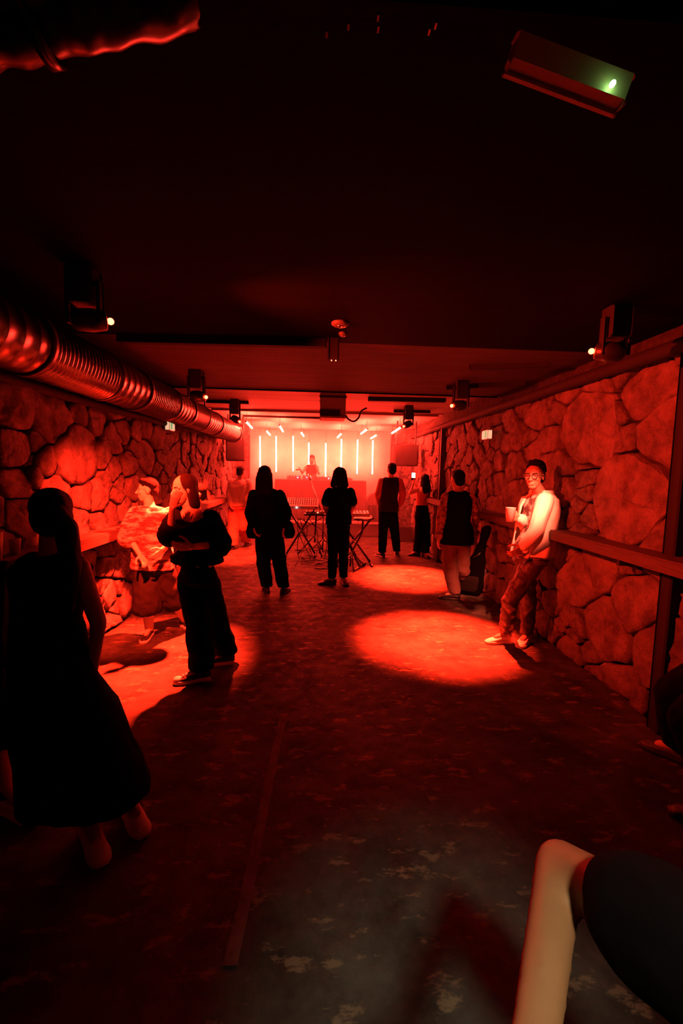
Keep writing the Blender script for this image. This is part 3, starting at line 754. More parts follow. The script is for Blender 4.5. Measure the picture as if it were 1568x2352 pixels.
# ================================================================ people
def skin(name, col): return mat(name, col, 0.55, noise=0.1, nscale=20, spec=0.3)
SK = skin('skin_light', (0.62, 0.42, 0.32)); SKD = skin('skin_brown', (0.36, 0.20, 0.13))
HAIRK = mat('hair_black', (0.008, 0.006, 0.006), 0.65, bump=0.9, bscale=60, stretch=(6, 6, 0.6), spec=0.1); HAIRB = mat('hair_brown', (0.028, 0.014, 0.009), 0.65, bump=0.9, bscale=60, stretch=(6, 6, 0.6), spec=0.15)
CBLK = mat('cloth_black', (0.0035, 0.003, 0.0035), 0.95, bump=0.3, bscale=120, spec=0.04)
CDRK = mat('cloth_charcoal', (0.018, 0.016, 0.016), 0.9, bump=0.3, bscale=120, spec=0.1)
CBRN = mat('cloth_brown', (0.16, 0.10, 0.08), 0.9, bump=0.4, bscale=90)
CPALE = mat('cloth_pale', (0.62, 0.58, 0.52), 0.9, bump=0.3, bscale=120)
CCREAM = mat('jacket_cream_corduroy', (0.78, 0.72, 0.62), 0.9, bump=0.3, bscale=200)
CRED = mat('cloth_rust', (0.42, 0.14, 0.10), 0.85, bump=0.3)
CLIN = mat('shirt_checked', (0.45, 0.30, 0.24), 0.9, col2=(0.12, 0.07, 0.06), nscale=14, stretch=(1, 1, 1.6), contrast=(0.42, 0.58))
LACE = mat('patterned_lace', (0.62, 0.42, 0.36), 0.85, col2=(0.07, 0.03, 0.03), nscale=9, stretch=(0.8, 0.8, 3.2), contrast=(0.44, 0.60), bump=0.5)
BAND = mat('banded_trousers', (0.5, 0.42, 0.38), 0.9, col2=(0.02, 0.02, 0.02), nscale=5, stretch=(0.7, 0.7, 4.5), contrast=(0.47, 0.5))
TEE = mat('dark_print_shirt', (0.50, 0.38, 0.33), 0.9, col2=(0.03, 0.02, 0.02), nscale=11, contrast=(0.44, 0.54))
CARGO = mat('satin_cargo', (0.05, 0.035, 0.032), 0.5, bump=0.3, bscale=20)
SHW = mat('shoe_white', (0.68, 0.64, 0.6), 0.6, bump=0.1); SHB = mat('shoe_black', (0.015, 0.014, 0.014), 0.5); RUB = mat('rubber_sole', (0.7, 0.66, 0.6), 0.6)
SOCK = mat('white_sock', (0.75, 0.72, 0.68), 0.9, bump=0.4, bscale=150)
Z = Vector((0, 0, 1))

def frame(f):
    f = Vector(f); f.z = 0; f.normalize(); return f, Vector((f.y, -f.x, 0))
def hand_pb(pb, wr, d, thumb, curl=0.35, k=1.0, spread=0.05):
    """wr wrist, d direction of hand, thumb: direction on the thumb side"""
    d = Vector(d).normalized(); th = Vector(thumb); th = (th-d*th.dot(d)).normalized(); n = d.cross(th)   # palm normal (fingers curl along +n)
    wr = Vector(wr)
    for i, (off, ln, r) in enumerate(((0.028, 0.072, 0.0095), (0.009, 0.080, 0.0098), (-0.010, 0.074, 0.0092), (-0.027, 0.058, 0.0082))):
        base = wr+d*0.085*k+th*off*k-n*0.002
        pb.cap(wr+d*0.008+th*off*0.5*k, base, 0.0165*k, 0.012*k, 8)
        p = base; ang = curl*0.6; dirn = d; side = th*(off*spread*20)
        for j, fr in enumerate((0.45, 0.31, 0.24)):
            dirn = (d*math.cos(ang)+n*math.sin(ang)+side*0.08).normalized(); q = p+dirn*ln*fr*k
            pb.cap(p, q, r*k*(1-0.1*j), r*k*(0.92-0.1*j), 8); p = q; ang += curl*1.1
    p = wr+d*0.022*k+th*0.022*k; q = p+(d*0.55+th*0.75+n*0.35).normalized()*0.045*k
    pb.cap(p, q, 0.016*k, 0.0125*k, 8); r_ = q+(d*0.85+th*0.3+n*0.45).normalized()*0.032*k; pb.cap(q, r_, 0.0115*k, 0.0105*k, 8)
    s_ = r_+(d*0.9+n*0.5).normalized()*0.024*k; pb.cap(r_, s_, 0.0105*k, 0.009*k, 8)

def head_pb(pb, c, f, u, s=1.0):
    f = Vector(f).normalized(); u = Vector(u); u = (u-f*u.dot(f)).normalized(); r = f.cross(u)
    q = Matrix((r, f, u)).transposed().to_quaternion()
    P = lambda x, y, z: c+(r*x+f*y+u*z)*s
    R = lambda a, b, d: (a*s, b*s, d*s)
    pb.ell(P(0, -0.012, 0.032), R(.074, .094, .086), q); pb.ell(P(0, 0.022, -0.025), R(.060, .068, .088), q)
    pb.ell(P(0, 0.045, -0.088), R(.036, .034, .026), q); pb.ell(P(0, 0.0, -0.06), R(.052, .06, .05), q)
    pb.cap(P(0, .082, .012), P(0, .106, -.028), .008*s, .0125*s, 8)
    for k in (-1, 1):
        pb.cap(P(.010*k, .078, .022), P(.045*k, .068, .020), .010*s, .009*s, 8)
        pb.ell(P(.038*k, .060, -.022), R(.022, .022, .020), q); pb.ell(P(.011*k, .092, -.030), R(.008, .010, .007), q)
        pb.ell(P(.075*k, -.004, -.004), R(.009, .020, .031), q, 10, 8)
    pb.cap(P(-.020, .082, -.058), P(.020, .082, -.058), .0065*s, .0065*s, 8)
    pb.cap(P(-.017, .080, -.070), P(.017, .080, -.070), .0075*s, .0075*s, 8)
    return P, r, f, u, q

def hair_pb(pb, c, f, u, s, style, length=0.3, side=0, tail=None):
    f = Vector(f).normalized(); u = Vector(u); u = (u-f*u.dot(f)).normalized(); r = f.cross(u)
    q = Matrix((r, f, u)).transposed().to_quaternion(); P = lambda x, y, z: c+(r*x+f*y+u*z)*s
    R = lambda a, b, d: (a*s, b*s, d*s)
    if style == 'short':
        pb.ell(P(0, -0.022, 0.052), R(.080, .094, .082), q); pb.ell(P(0, -0.05, 0.0), R(.072, .062, .075), q); pb.ell(P(0, 0.03, .095), R(.062, .052, .034), q)
    elif style == 'curly':
        pb.ell(P(0, -0.035, 0.068), R(.084, .090, .086), q); pb.ell(P(0, -0.058, 0.0), R(.076, .058, .078), q); pb.ell(P(0, -.004, .112), R(.064, .060, .036), q)
    else:
        wd = 1.12 if style == 'bob' else 1.0
        pb.ell(P(0, -0.030, 0.042), R(.088*wd, .096, .088), q); pb.ell(P(0, -0.050, -0.01), R(.088*wd, .066, .09), q)
        if style == 'bob':
            for k in (-1, 0, 1): pb.cap(P(.062*k, -.05+abs(k)*.01, -.02), P(.084*k, -.055+abs(k)*.02, -.125), .050*s, .048*s)
            for k in (-1, 1): pb.cap(P(.080*k, -.035, .02), P(.092*k, -.040, -.11), .026*s, .026*s)
        elif style == 'long':
            for k in (-1, -.33, .33, 1):
                a = P(.055*k, -.05, -.03); b = P(.068*k, -.075, -.16); e = b-Vector((0, 0, length))-f*0.01; e += r*(-k*0.02)
                pb.chain([a, b, e], [.052*s, .046*s, .026*s])
            for k in (-1, 1): pb.cap(P(.074*k, -.012, .02), P(.080*k, -.02, -.12), .026*s, .030*s)
        elif style == 'tail':
            pb.ell(P(0, -.10, 0.03), R(.04, .04, .04), q)
            pb.chain([P(0, -.10, 0.03)]+list(tail), [.04*s, .046*s, .042*s, .022*s][:len(tail)+1])

def shoe(parent, ank, toe, up_m, sole_m, z0=0.0, k=1.0, hightop=False, laces=False, stripe=None, pitch=0.0):
    """ankle above heel; toe = direction"""
    f, r = frame(toe)
    fz = Vector((f.x*math.cos(pitch), f.y*math.cos(pitch), math.sin(pitch)))
    uz = r.cross(fz) if r.cross(fz).z > 0 else -r.cross(fz)
    b = Vector((ank.x, ank.y, z0))
    P = lambda x, y, z: b+r*x*k+fz*y*k+uz*z*k
    out = [(-.075, .022), (-.068, .032), (-.03, .034), (.03, .036), (.09, .045), (.135, .047), (.17, .040), (.195, .022)]
    up_ = [(-.078, .018, .02, .070), (-.07, .030, .02, .082), (-.035, .034, .02, .090 if not hightop else .13), (.01, .036, .02, .092 if not hightop else .13), (.05, .038, .02, .078), (.09, .042, .02, .062), (.13, .043, .02, .050), (.165, .036, .02, .042), (.19, .018, .02, .030)]
    rings = []
    for y, hw, za, zb in up_:
        ring = []
        for i in range(14):
            t = 2*PI*i/14; ct, st = math.cos(t), math.sin(t); e = 2.6; kk = (abs(ct)**e+abs(st)**e)**(-1/e)
            ring.append(P(hw*ct*kk*(0.82 if st > 0.5 else 1), y, (za+zb)/2+(zb-za)/2*st*kk))
        rings.append(ring)
    s = part('shoe', PB().rings(rings), up_m, parent)
    pb = PB(); loop = [(hw, y) for y, hw in out]+[(-hw, y) for y, hw in reversed(out)]
    pb.rings([[P(x*0.97, y, 0.0) for x, y in loop], [P(x*1.05, y+0.004, 0.004) for x, y in loop], [P(x*1.05, y+0.004, 0.024) for x, y in loop], [P(x*0.97, y, 0.03) for x, y in loop]])
    part('sole', pb, sole_m, s)
    if laces:
        lp = PB()
        for j in range(5):
            y = 0.035+j*0.022; z = 0.088-j*0.0085
            lp.tube([P(-.022, y, z), P(0, y+.006, z+.010), P(.022, y+.016, z-.002)], .0028*k, 5, 3).tube([P(.022, y, z), P(0, y+.006, z+.010), P(-.022, y+.016, z-.002)], .0028*k, 5, 3)
        part('laces', lp, SOCK, s)
        part('toe_cap', PB().ell(P(0, .165, .033), (.038*k, .036*k, .022*k), Matrix((r, fz, uz)).transposed().to_quaternion()), RUB, s)
    if stripe:
        part('stripe', PB().loft([(P(0, .0, .02), .039*k, .022*k), (P(0, .02, .085), .036*k, .020*k)], r, fz, 16), stripe, s)
    return s

def sleeves(root, J, m, k=1.0, vx=.011, t_=.02):
    for s_ in 'ab':
        pb = PB().cap(J['s'+s_], J['e'+s_], .052*k+t_*.7, .046*k+t_).cap(J['e'+s_], J['e'+s_].lerp(J['w'+s_], .92), .046*k+t_, .034*k+t_)
        part('sleeve', remesh(pb, vx, 2, .008, (28, 28, 28), 6), m, root)
def person(name_label, J, face, bodyf, spec):
    """J holds joints in world space: head neck chest waist pelvis, sa ea wa sb eb wb, ha ka aa, hb kb ab"""
    J = {k: Vector(v) for k, v in J.items()}
    k = spec.get('k', 1.0); bf, br = frame(bodyf); sk = spec.get('skin', SK); vx = spec.get('voxel', 0.011)
    base = (J['aa']+J['ab'])/2; base.z = 0
    root = thing('person', name_label, 'person', base)
    shw = (J['sa']-J['sb']).length*0.5
    pb = PB()
    def P_(a, b, t): return J[a].lerp(J[b], t)
    g = spec.get('girth', 1.0)
    secs = [(J['pelvis']-Z*0.085*k, .09*k, .075*k), (J['pelvis']-Z*0.02*k, .158*k*g, .105*k*g), (P_('pelvis', 'waist', .5), .145*k*g, .10*k*g), (J['waist'], .122*k*g, .088*k*g), (J['chest'], .148*k*g, .108*k*g), (P_('chest', 'neck', .55), max(shw*0.93, .12*k), .09*k), (P_('chest', 'neck', .85), shw*0.62, .068*k), (J['neck'], .056*k, .056*k)]
    pb.loft(secs, br, bf)
    pb.cap(J['neck']-Z*0.02, J['head']-Z*0.06*k, .054*k, .050*k)
    for s_ in 'ab':
        pb.cap(P_('s'+s_, 'chest', .25), J['s'+s_], .05*k, .050*k)
        pb.cap(J['s'+s_], J['e'+s_], .048*k, .037*k); pb.cap(J['e'+s_], J['w'+s_], .037*k, .025*k)
        pb.cap(J['h'+s_], J['k'+s_], .082*k*g, .054*k); pb.cap(J['k'+s_], J['k'+s_].lerp(J['a'+s_], .35), .054*k, .055*k); pb.cap(J['k'+s_].lerp(J['a'+s_], .35), J['a'+s_], .055*k, .036*k)
        pb.cap(J['a'+s_], J['a'+s_]+Vector(spec.get('toe'+s_, bf)).normalized()*0.10*k-Z*0.03, .033*k, .028*k)
    meshes = [remesh(pb, vx, 5)]
    # head
    hs = spec.get('hs', 1.0)*k; hp = PB(); u = Vector(spec.get('headup', (0, 0, 1)))
    Ph, hr, hf, hu, hq = head_pb(hp, J['head'], face, u, hs)
    meshes.append(remesh(hp, 0.0065 if vx > .009 else 0.0045, 3))
    hv = spec.get('hvox', 0.0045)
    for s_ in 'ab':
        hd = PB(); d = spec.get('hd'+s_, J['w'+s_]-J['e'+s_]); th = spec.get('th'+s_, bf)
        hand_pb(hd, J['w'+s_], d, th, spec.get('curl'+s_, 0.4), k*0.98)
        meshes.append(remesh(hd, hv, 1))
    body = part('body', joinm(meshes, 'body'), sk, root)
    for m_ in meshes: bpy.data.meshes.remove(m_)
    if spec.get('eyes'):
        for s_ in (-1, 1):
            e_ = part('eye', PB().ell(Ph(.029*s_, .068, .004), (.0125*hs, .0125*hs, .0095*hs), hq, 12, 8), mat('eye_white', (0.7, 0.68, 0.65), 0.2), root)
            part('iris', PB().ell(Ph(.029*s_, .0785, .003), (.0058*hs, .003*hs, .0058*hs), hq, 10, 6), SHB, e_)
            part('eyebrow', PB().cap(Ph(.014*s_, .086, .026), Ph(.045*s_, .074, .030), .0045*hs, .0035*hs, 6), HAIRK, root)
    # hair
    hb = PB(); hair_pb(hb, J['head'], face, u, hs, spec.get('hair', 'short'), spec.get('hlen', .25), tail=spec.get('tail'))
    part('hair', remesh(hb, 0.007, 2, 0.005 if spec.get('hair') != 'curly' else 0.008, (45, 45, 12) if spec.get('hair') != 'curly' else (95, 95, 95), 5), spec.get('hairm', HAIRK), root)
    # top
    tp = spec.get('top')
    if tp:
        pb = PB(); t_ = tp.get('loose', .018); hem = J[tp['hem']] if isinstance(tp.get('hem'), str) else (Vector(tp['hem']) if tp.get('hem') is not None else P_('pelvis', 'waist', .1))
        hw = tp.get('hemw', .165*k*g+t_); hdp = tp.get('hemd', .115*k*g+t_)
        se = [(hem, hw, hdp), (hem.lerp(J['waist'], .6), hw*.78+(.13*k*g+t_)*.22+.006, hdp*.78+(.092*k*g+t_)*.22+.006), (J['waist'], .126*k*g+t_*1.3, .092*k*g+t_*1.2), (J['chest'], .150*k*g+t_, .110*k*g+t_)]
        if tp.get('strapless'): se.append((J['chest'].lerp(J['neck'], .35), max(shw*.95, .13*k)+t_, .098*k+t_))
        else:
            se += [(P_('chest', 'neck', .55), max(shw*0.95, .12*k)+t_*.6, .092*k+t_*.7)]
            if tp.get('vneck'): se[-1] = (P_('chest', 'neck', .50)-bf*.02, max(shw*0.95, .12*k)+t_*.6, .070*k); se += [(P_('chest', 'neck', .66)-bf*.045, shw*0.85+t_*.5, .045*k)]
            else: se += [(P_('chest', 'neck', .86), shw*0.68+t_*.5, .070*k+t_*.5), (J['neck'], .064*k, .064*k)]
        pb.loft(se, br, bf)
        sl = tp.get('sleeve', 'none')
        for s_ in 'ab':
            sh, el, wr = J['s'+s_], J['e'+s_], J['w'+s_]
            if sl != 'none': pb.cap(P_('s'+s_, 'chest', .25), sh, .056*k+t_*.4, .056*k+t_*.4)
            elif not tp.get('strapless'): pb.cap(P_('s'+s_, 'neck', .2), P_('s'+s_, 'neck', .5), .040*k+t_*.4, .045*k+t_*.4)
            if sl == 'short': pb.cap(sh, sh.lerp(el, tp.get('slen', .62)), .056*k+t_*.6, .056*k+t_)
            if sl == 'elbow': pb.cap(sh, el, .058*k+t_*.6, .075*k+t_)
            if sl == 'long': pb.cap(sh, el, .054*k+t_*.7, .046*k+t_); pb.cap(el, el.lerp(wr, .93), .046*k+t_, .036*k+t_)
        part(tp.get('name', 'top'), remesh(pb, tp.get('vox', vx), 3, tp.get('fold', .006), (18, 18, 22), 9), tp['m'], root)
    if spec.get('sleeves'): sleeves(root, J, spec['sleeves'], k, vx)
    if spec.get('socks'):
        for s_ in 'ab':
            d_ = (J['k'+s_]-J['a'+s_]).normalized(); part('sock', PB().cap(J['a'+s_]-d_*.01, J['a'+s_]+d_*spec['socks'], .044*k, .058*k, 14), SOCK, root)
    bt = spec.get('bottom')
    if bt:
        pb = PB(); t_ = bt.get('loose', .014)
        wt = J['waist'].lerp(J['pelvis'], bt.get('rise', .35))
        if bt.get('skirt'):
            hc, hw, hd_ = bt['skirt']; hc = Vector(hc)
            se = [(hc, hw, hd_), (hc.lerp(J['pelvis'], .35), hw*.86, hd_*.9), (hc.lerp(J['pelvis'], .7), hw*.6+.16*.4, hd_*.6+.12*.4), (J['pelvis'], .168*k*g+t_, .115*k*g+t_), (wt, .14*k*g+t_, .10*k*g+t_)]
            pb.loft(se, br, bf, 28)
        else:
            pb.loft([(J['pelvis']-Z*.10*k, .11*k, .085*k), (J['pelvis']-Z*.02*k, .164*k*g+t_, .112*k*g+t_), (wt, .124*k*g+t_*.3, .090*k*g+t_*.3)], br, bf)
            hr_, kr, cut = bt.get('hem', .062), bt.get('knee', .066), bt.get('cut', .97)
            for s_ in 'ab':
                e_ = J['k'+s_].lerp(J['a'+s_], cut)
                pb.cap(J['h'+s_], J['k'+s_], .080*k*g+t_, kr+t_*.6); pb.loft([(e_, hr_, hr_), (J['k'+s_].lerp(J['a'+s_], cut*.5), (hr_+kr)/2+t_*.5, (hr_+kr)/2+t_*.5), (J['k'+s_], kr+t_*.6, kr+t_*.6)], br, bf, 14, 2.0)
        part(bt.get('name', 'trousers'), remesh(pb, bt.get('vox', vx), 3, bt.get('fold', .005), bt.get('fsc', (20, 20, 26)), 4), bt['m'], root)
    for s_ in 'ab':
        sp = spec.get('shoe', {}); z0 = J['a'+s_].z-0.085
        shoe(root, J['a'+s_]+Vector(spec.get('toe'+s_, bf)).normalized()*0.01, spec.get('toe'+s_, bf), sp.get('m', SHB), sp.get('sole', SHB), max(0, z0), sp.get('k', k*1.0), sp.get('high', False), sp.get('laces', False), sp.get('stripe'), spec.get('pitch'+s_, 0.0))
    return root, Ph, J
def ankle(px, py, lift=0.0): g = G(px, py); g.z = 0.085+lift; return g

def build(label, Y, P, feet, face, bodyf, spec, dz=None):
    """P: joint -> (px, py[, depth offset])"""
    J = {}
    for n_, v in P.items(): J[n_] = A(v[0], v[1], Y+(v[2] if len(v) > 2 else 0))
    J['aa'] = ankle(*feet[0]); J['ab'] = ankle(*feet[1])
    return person(label, J, face, bodyf, spec)

# --- 1 near woman, left
DRESS = dict(top=dict(m=CBLK, loose=.012, sleeve='none', hem='waist', hemw=.15, hemd=.12, name='tank_top', fold=.004))
P = dict(head=(118, 1182), neck=(118, 1272), chest=(115, 1345), waist=(108, 1430), pelvis=(122, 1545), sa=(40, 1305, .05), ea=(25, 1460, .12), wa=(38, 1590, .05), sb=(182, 1305, -.05), eb=(226, 1430, -.02), wb=(212, 1545, .06), ha=(95, 1570), hb=(165, 1570), ka=(140, 1730, -.05), kb=(225, 1725, .08))
J0 = A(205, 1850, 1.93); J0.z = 0.14
build('person in a black tank top with long dark ponytail, nearest at the left', 1.93, P, ((205, 1925), (296, 1868)), (-0.55, 0.8, 0), (-0.2, 1, 0),
      dict(k=.93, top=DRESS['top'], bottom=dict(m=CBLK, skirt=(J0, .27, .2), name='long_skirt', fold=.012, fsc=(16, 16, 3), rise=0), hair='tail', tail=[A(152, 1215, 1.80), A(165, 1300, 1.80), A(160, 1400, 1.83)],
           skin=SKD, voxel=.009, hvox=.0035, shoe=dict(m=SHW, sole=RUB), toea=(0.5, -0.55, 0), toeb=(0.45, -0.5, 0), hda=(0.15, 0.1, -1), hdb=(-0.3, .1, -1), curla=.3, curlb=.4))
# --- 2 person at left frame edge
P = dict(head=(-75, 1195), neck=(-70, 1280), chest=(-70, 1350), waist=(-65, 1440), pelvis=(-55, 1540), sa=(-150, 1310), ea=(-165, 1450), wa=(-130, 1560), sb=(8, 1315), eb=(28, 1470), wb=(20, 1590), ha=(-85, 1565), hb=(-25, 1565), ka=(-70, 1710), kb=(0, 1720))
build('person in dark clothes cut off by the left photo edge, one shoe showing', 2.2, P, ((-70, 1830), (18, 1862)), (0.3, 1, 0), (0.2, 1, 0),
      dict(k=.95, top=dict(m=CBLK, loose=.02, sleeve='short'), bottom=dict(m=CBLK), skin=SKD, shoe=dict(m=SHW, sole=RUB), toea=(0.9, -0.4, 0), toeb=(0.9, -0.35, 0), hair='long', hdb=(0, .1, -1)))
# --- 3 lace shirt
P = dict(head=(338, 1126), neck=(345, 1162), chest=(348, 1195), waist=(350, 1245), pelvis=(352, 1300), sa=(308, 1182, .05), ea=(296, 1235, -.08), wa=(322, 1275, -.22), sb=(390, 1180), eb=(404, 1230, -.1), wb=(372, 1262, -.25), ha=(334, 1312), hb=(372, 1312), ka=(338, 1385, -.08), kb=(398, 1375, .12))
build('person in a patterned lace shirt and wide dark shorts, dancing before the left wall', 4.2, P, ((343, 1462), (425, 1440)), (-0.9, -0.35, 0), (-0.35, -0.9, 0),
      dict(k=.92, top=dict(m=LACE, loose=.035, sleeve='elbow', hem=A(350, 1304, 4.2), hemw=.21, hemd=.15, name='lace_shirt', fold=.014), bottom=dict(m=CDRK, loose=.04, hem=.13, knee=.11, cut=.38, name='shorts', fold=.012),
           socks=.16, shoe=dict(m=SHB, sole=RUB), hair='short', toea=(0.05, -1, 0), toeb=(0.9, -0.5, 0), hs=1.0))
# --- 4 person in banded trousers behind
P = dict(head=(452, 1136), neck=(450, 1170), chest=(448, 1202), waist=(444, 1250), pelvis=(438, 1303), sa=(418, 1186), ea=(412, 1240, -.05), wa=(420, 1285, -.1), sb=(482, 1186), eb=(490, 1240), wb=(478, 1280, -.1), ha=(424, 1315), hb=(452, 1315), ka=(430, 1378), kb=(460, 1378, .1))
build('person in dark trousers with pale bands, mostly hidden behind the walking one in black', 4.55, P, ((430, 1432), (468, 1426)), (-0.8, -0.5, 0), (-0.6, -0.8, 0),
      dict(k=.9, top=dict(m=CBLK, loose=.015, sleeve='short'), bottom=dict(m=BAND, hem=.07, knee=.07), shoe=dict(m=SHB, sole=RUB), hair='short', toea=(0.3, -1, 0)))
# --- 5 black clad walking with hand at mouth
P = dict(head=(421, 1124), neck=(440, 1166), chest=(448, 1205), waist=(452, 1265), pelvis=(455, 1325), sa=(404, 1188, .05), ea=(392, 1226, -.14), wa=(396, 1166, -.24), sb=(484, 1190, -.03), eb=(500, 1250, -.08), wb=(440, 1256, -.26), ha=(438, 1340), hb=(474, 1340), ka=(458, 1435, -.1), kb=(496, 1430, .15))
r5, Ph5, J5 = build('person in loose black top and trousers striding left with a hand at the mouth', 3.45, P, ((464, 1562), (520, 1524)), (-0.66, -0.75, -0.1), (-0.62, -0.78, 0),
      dict(k=.95, top=dict(m=CBLK, loose=.035, sleeve='elbow', vneck=True, hem=A(452, 1290, 3.45), hemw=.225, hemd=.18, name='loose_top', fold=.010), bottom=dict(m=CBLK, loose=.03, hem=.095, knee=.088, name='wide_trousers', fold=.008),
           shoe=dict(m=SHB, sole=RUB, laces=True, k=1.0), hair='bob', hairm=HAIRB, toea=(-0.95, -0.3, 0), toeb=(-0.9, -0.2, 0), hda=(.35, -.1, 1), tha=(1, 0, 0.1), curla=.6, hdb=(-1, -.15, .05), thb=(0, -.3, 1), curlb=.3, voxel=.009, hvox=.0035, eyes=True))
# --- 6 pale-shirted person far left
P = dict(head=(553, 1085), neck=(551, 1101), chest=(549, 1118), waist=(547, 1140), pelvis=(545, 1165), sa=(532, 1108), ea=(527, 1134), wa=(530, 1156, -.1), sb=(568, 1108), eb=(574, 1134), wb=(568, 1155, -.1), ha=(536, 1172), hb=(554, 1172), ka=(536, 1212), kb=(560, 1210))
build('person in a pale gathered shirt and wide rust trousers under the left loudspeaker', 8.9, P, ((534, 1262), (566, 1254)), (0.4, 1, 0), (0.3, 1, 0),
      dict(k=.98, top=dict(m=CPALE, loose=.035, sleeve='long', name='shirt', fold=.012, vox=.014), bottom=dict(m=CRED, loose=.03, hem=.11, knee=.095, fold=.008, name='wide_trousers'), shoe=dict(m=SHB), hair='short', hairm=HAIRB, voxel=.014, hvox=.006, toea=(-.3, 1, 0)))
# --- 7 long-haired silhouette
P = dict(head=(608, 1092), neck=(611, 1119), chest=(613, 1145), waist=(616, 1180), pelvis=(619, 1225), sa=(582, 1136), ea=(573, 1178, .0), wa=(583, 1212, -.15), sb=(642, 1136), eb=(658, 1178), wb=(652, 1212, -.15), ha=(603, 1238), hb=(635, 1238), ka=(605, 1295), kb=(642, 1295))
build('long-haired person in a black hip-length jacket and black trousers, seen from behind', 5.65, P, ((613, 1362), (651, 1364)), (0, 1, 0), (0, 1, 0),
      dict(k=1.0, top=dict(m=CBLK, loose=.022, sleeve='long', hem=A(620, 1234, 5.65), hemw=.23, hemd=.16, name='jacket', fold=.008), bottom=dict(m=CBLK, loose=.02, hem=.080, knee=.080), shoe=dict(m=SHB), hair='long', hlen=.22, voxel=.011, hvox=.005, toea=(-.25, 1, 0), toeb=(.25, 1, 0)))
for side, px, lb in ((-1, 582, 'black shoulder bag at the left hip of the long-haired silhouetted person'), (1, 660, 'black shoulder bag at the right hip of the long-haired silhouetted person')):
    c = A(px, 1214, 5.52); t = thing('shoulder_bag', lb, 'bag', c)
    part('bag_body', remesh(PB().loft([(c-Z*.12, .075, .05), (c-Z*.05, .10, .065), (c+Z*.06, .07, .045), (c+Z*.10, .04, .02)], Vector((1, 0, 0)), Vector((0, 1, 0))), .012, 2, .006, (20, 20, 20)), CBLK, t)
    part('strap', PB().tube([c+Z*.08, A(608+side*30, 1135, 5.50), A(608+side*30, 1128, 5.66)], .011, 6), CBLK, t)
# --- 8 bob-haired silhouette
P = dict(head=(780, 1093), neck=(781, 1118), chest=(780, 1140), waist=(779, 1172), pelvis=(777, 1208), sa=(756, 1131), ea=(746, 1164), wa=(755, 1190, .22), sb=(804, 1131), eb=(811, 1164), wb=(803, 1186, .22), ha=(765, 1218), hb=(789, 1218), ka=(764, 1275), kb=(789, 1275, .05))
build('bob-haired person in a black T-shirt and trousers, seen from behind in the middle', 6.1, P, ((762, 1342), (788, 1340)), (0.05, 1, 0), (0, 1, 0),
      dict(k=.98, top=dict(m=CBLK, loose=.025, sleeve='short', name='t_shirt', fold=.006), bottom=dict(m=CBLK, loose=.012, hem=.06, knee=.064), shoe=dict(m=SHB), hair='bob', voxel=.011, hvox=.005, toea=(-.8, -.1, 0), toeb=(.2, -1, 0)))
# --- 9 man in vest
P = dict(head=(899, 1080), neck=(897, 1097), chest=(896, 1115), waist=(893, 1145), pelvis=(891, 1178), sa=(876, 1106), ea=(868, 1136), wa=(872, 1160, .18), sb=(918, 1106), eb=(925, 1136), wb=(917, 1160, .18), ha=(881, 1186), hb=(902, 1186), ka=(879, 1230), kb=(907, 1230))
build('man in dark vest over red sleeves and black trousers, before the stage', 8.1, P, ((877, 1280), (911, 1277)), (-0.15, 1, 0), (-0.1, 1, 0),
      dict(k=1.04, top=dict(m=CDRK, loose=.02, sleeve='none', name='vest', fold=.004), sleeves=CRED, bottom=dict(m=CBLK, loose=.02, hem=.072, knee=.075), shoe=dict(m=SHB, sole=RUB, stripe=SHW), hair='short', voxel=.013, hvox=.006, toea=(-.5, 1, 0), toeb=(.25, 1, 0)))
# --- 10 woman with phone
P = dict(head=(974, 1102), neck=(974, 1118), chest=(972, 1136), waist=(969, 1160), pelvis=(969, 1190), sa=(960, 1125), ea=(941, 1133, -.05), wa=(949, 1112, .05), sb=(988, 1126), eb=(972, 1142, .22), wb=(953, 1112, .14), ha=(963, 1198), hb=(978, 1198), ka=(962, 1236), kb=(977, 1236))
build('woman with long dark hair and bare shoulders raising a phone near the right wall', 8.45, P, ((958, 1277), (974, 1280)), (-0.5, 1, 0), (-0.55, 1, 0),
      dict(k=.92, top=dict(m=CRED, loose=.01, sleeve='none', strapless=True, hem='waist', hemw=.14, hemd=.11, name='strapless_top', fold=.003), bottom=dict(m=CBLK, loose=.016, hem=.095, knee=.085, rise=-0.1, name='high_trousers'), shoe=dict(m=SHB), hair='long', hlen=.16, voxel=.013, hvox=.006, toea=(-1, .1, 0), toeb=(.3, -1, 0), hda=(0, 0, 1), hdb=(0, .0, 1)))
c = A(949, 1094, 8.5); t = thing('phone', 'phone with a bright white screen held up by the bare-shouldered woman', 'phone', c)
q = Quaternion((1, 0, 0), -.1)
part('case', PB().box(c, (.078, .010, .155), q, bev=.004), BLACK, t, False)
part('screen', PB().box(c-Vector((0, .007, 0))+Z*.02, (.070, .003, .10), q), mat('phone_screen', (1, 1, 1), emit=(1, 0.82, 0.7), estr=3), t, False)
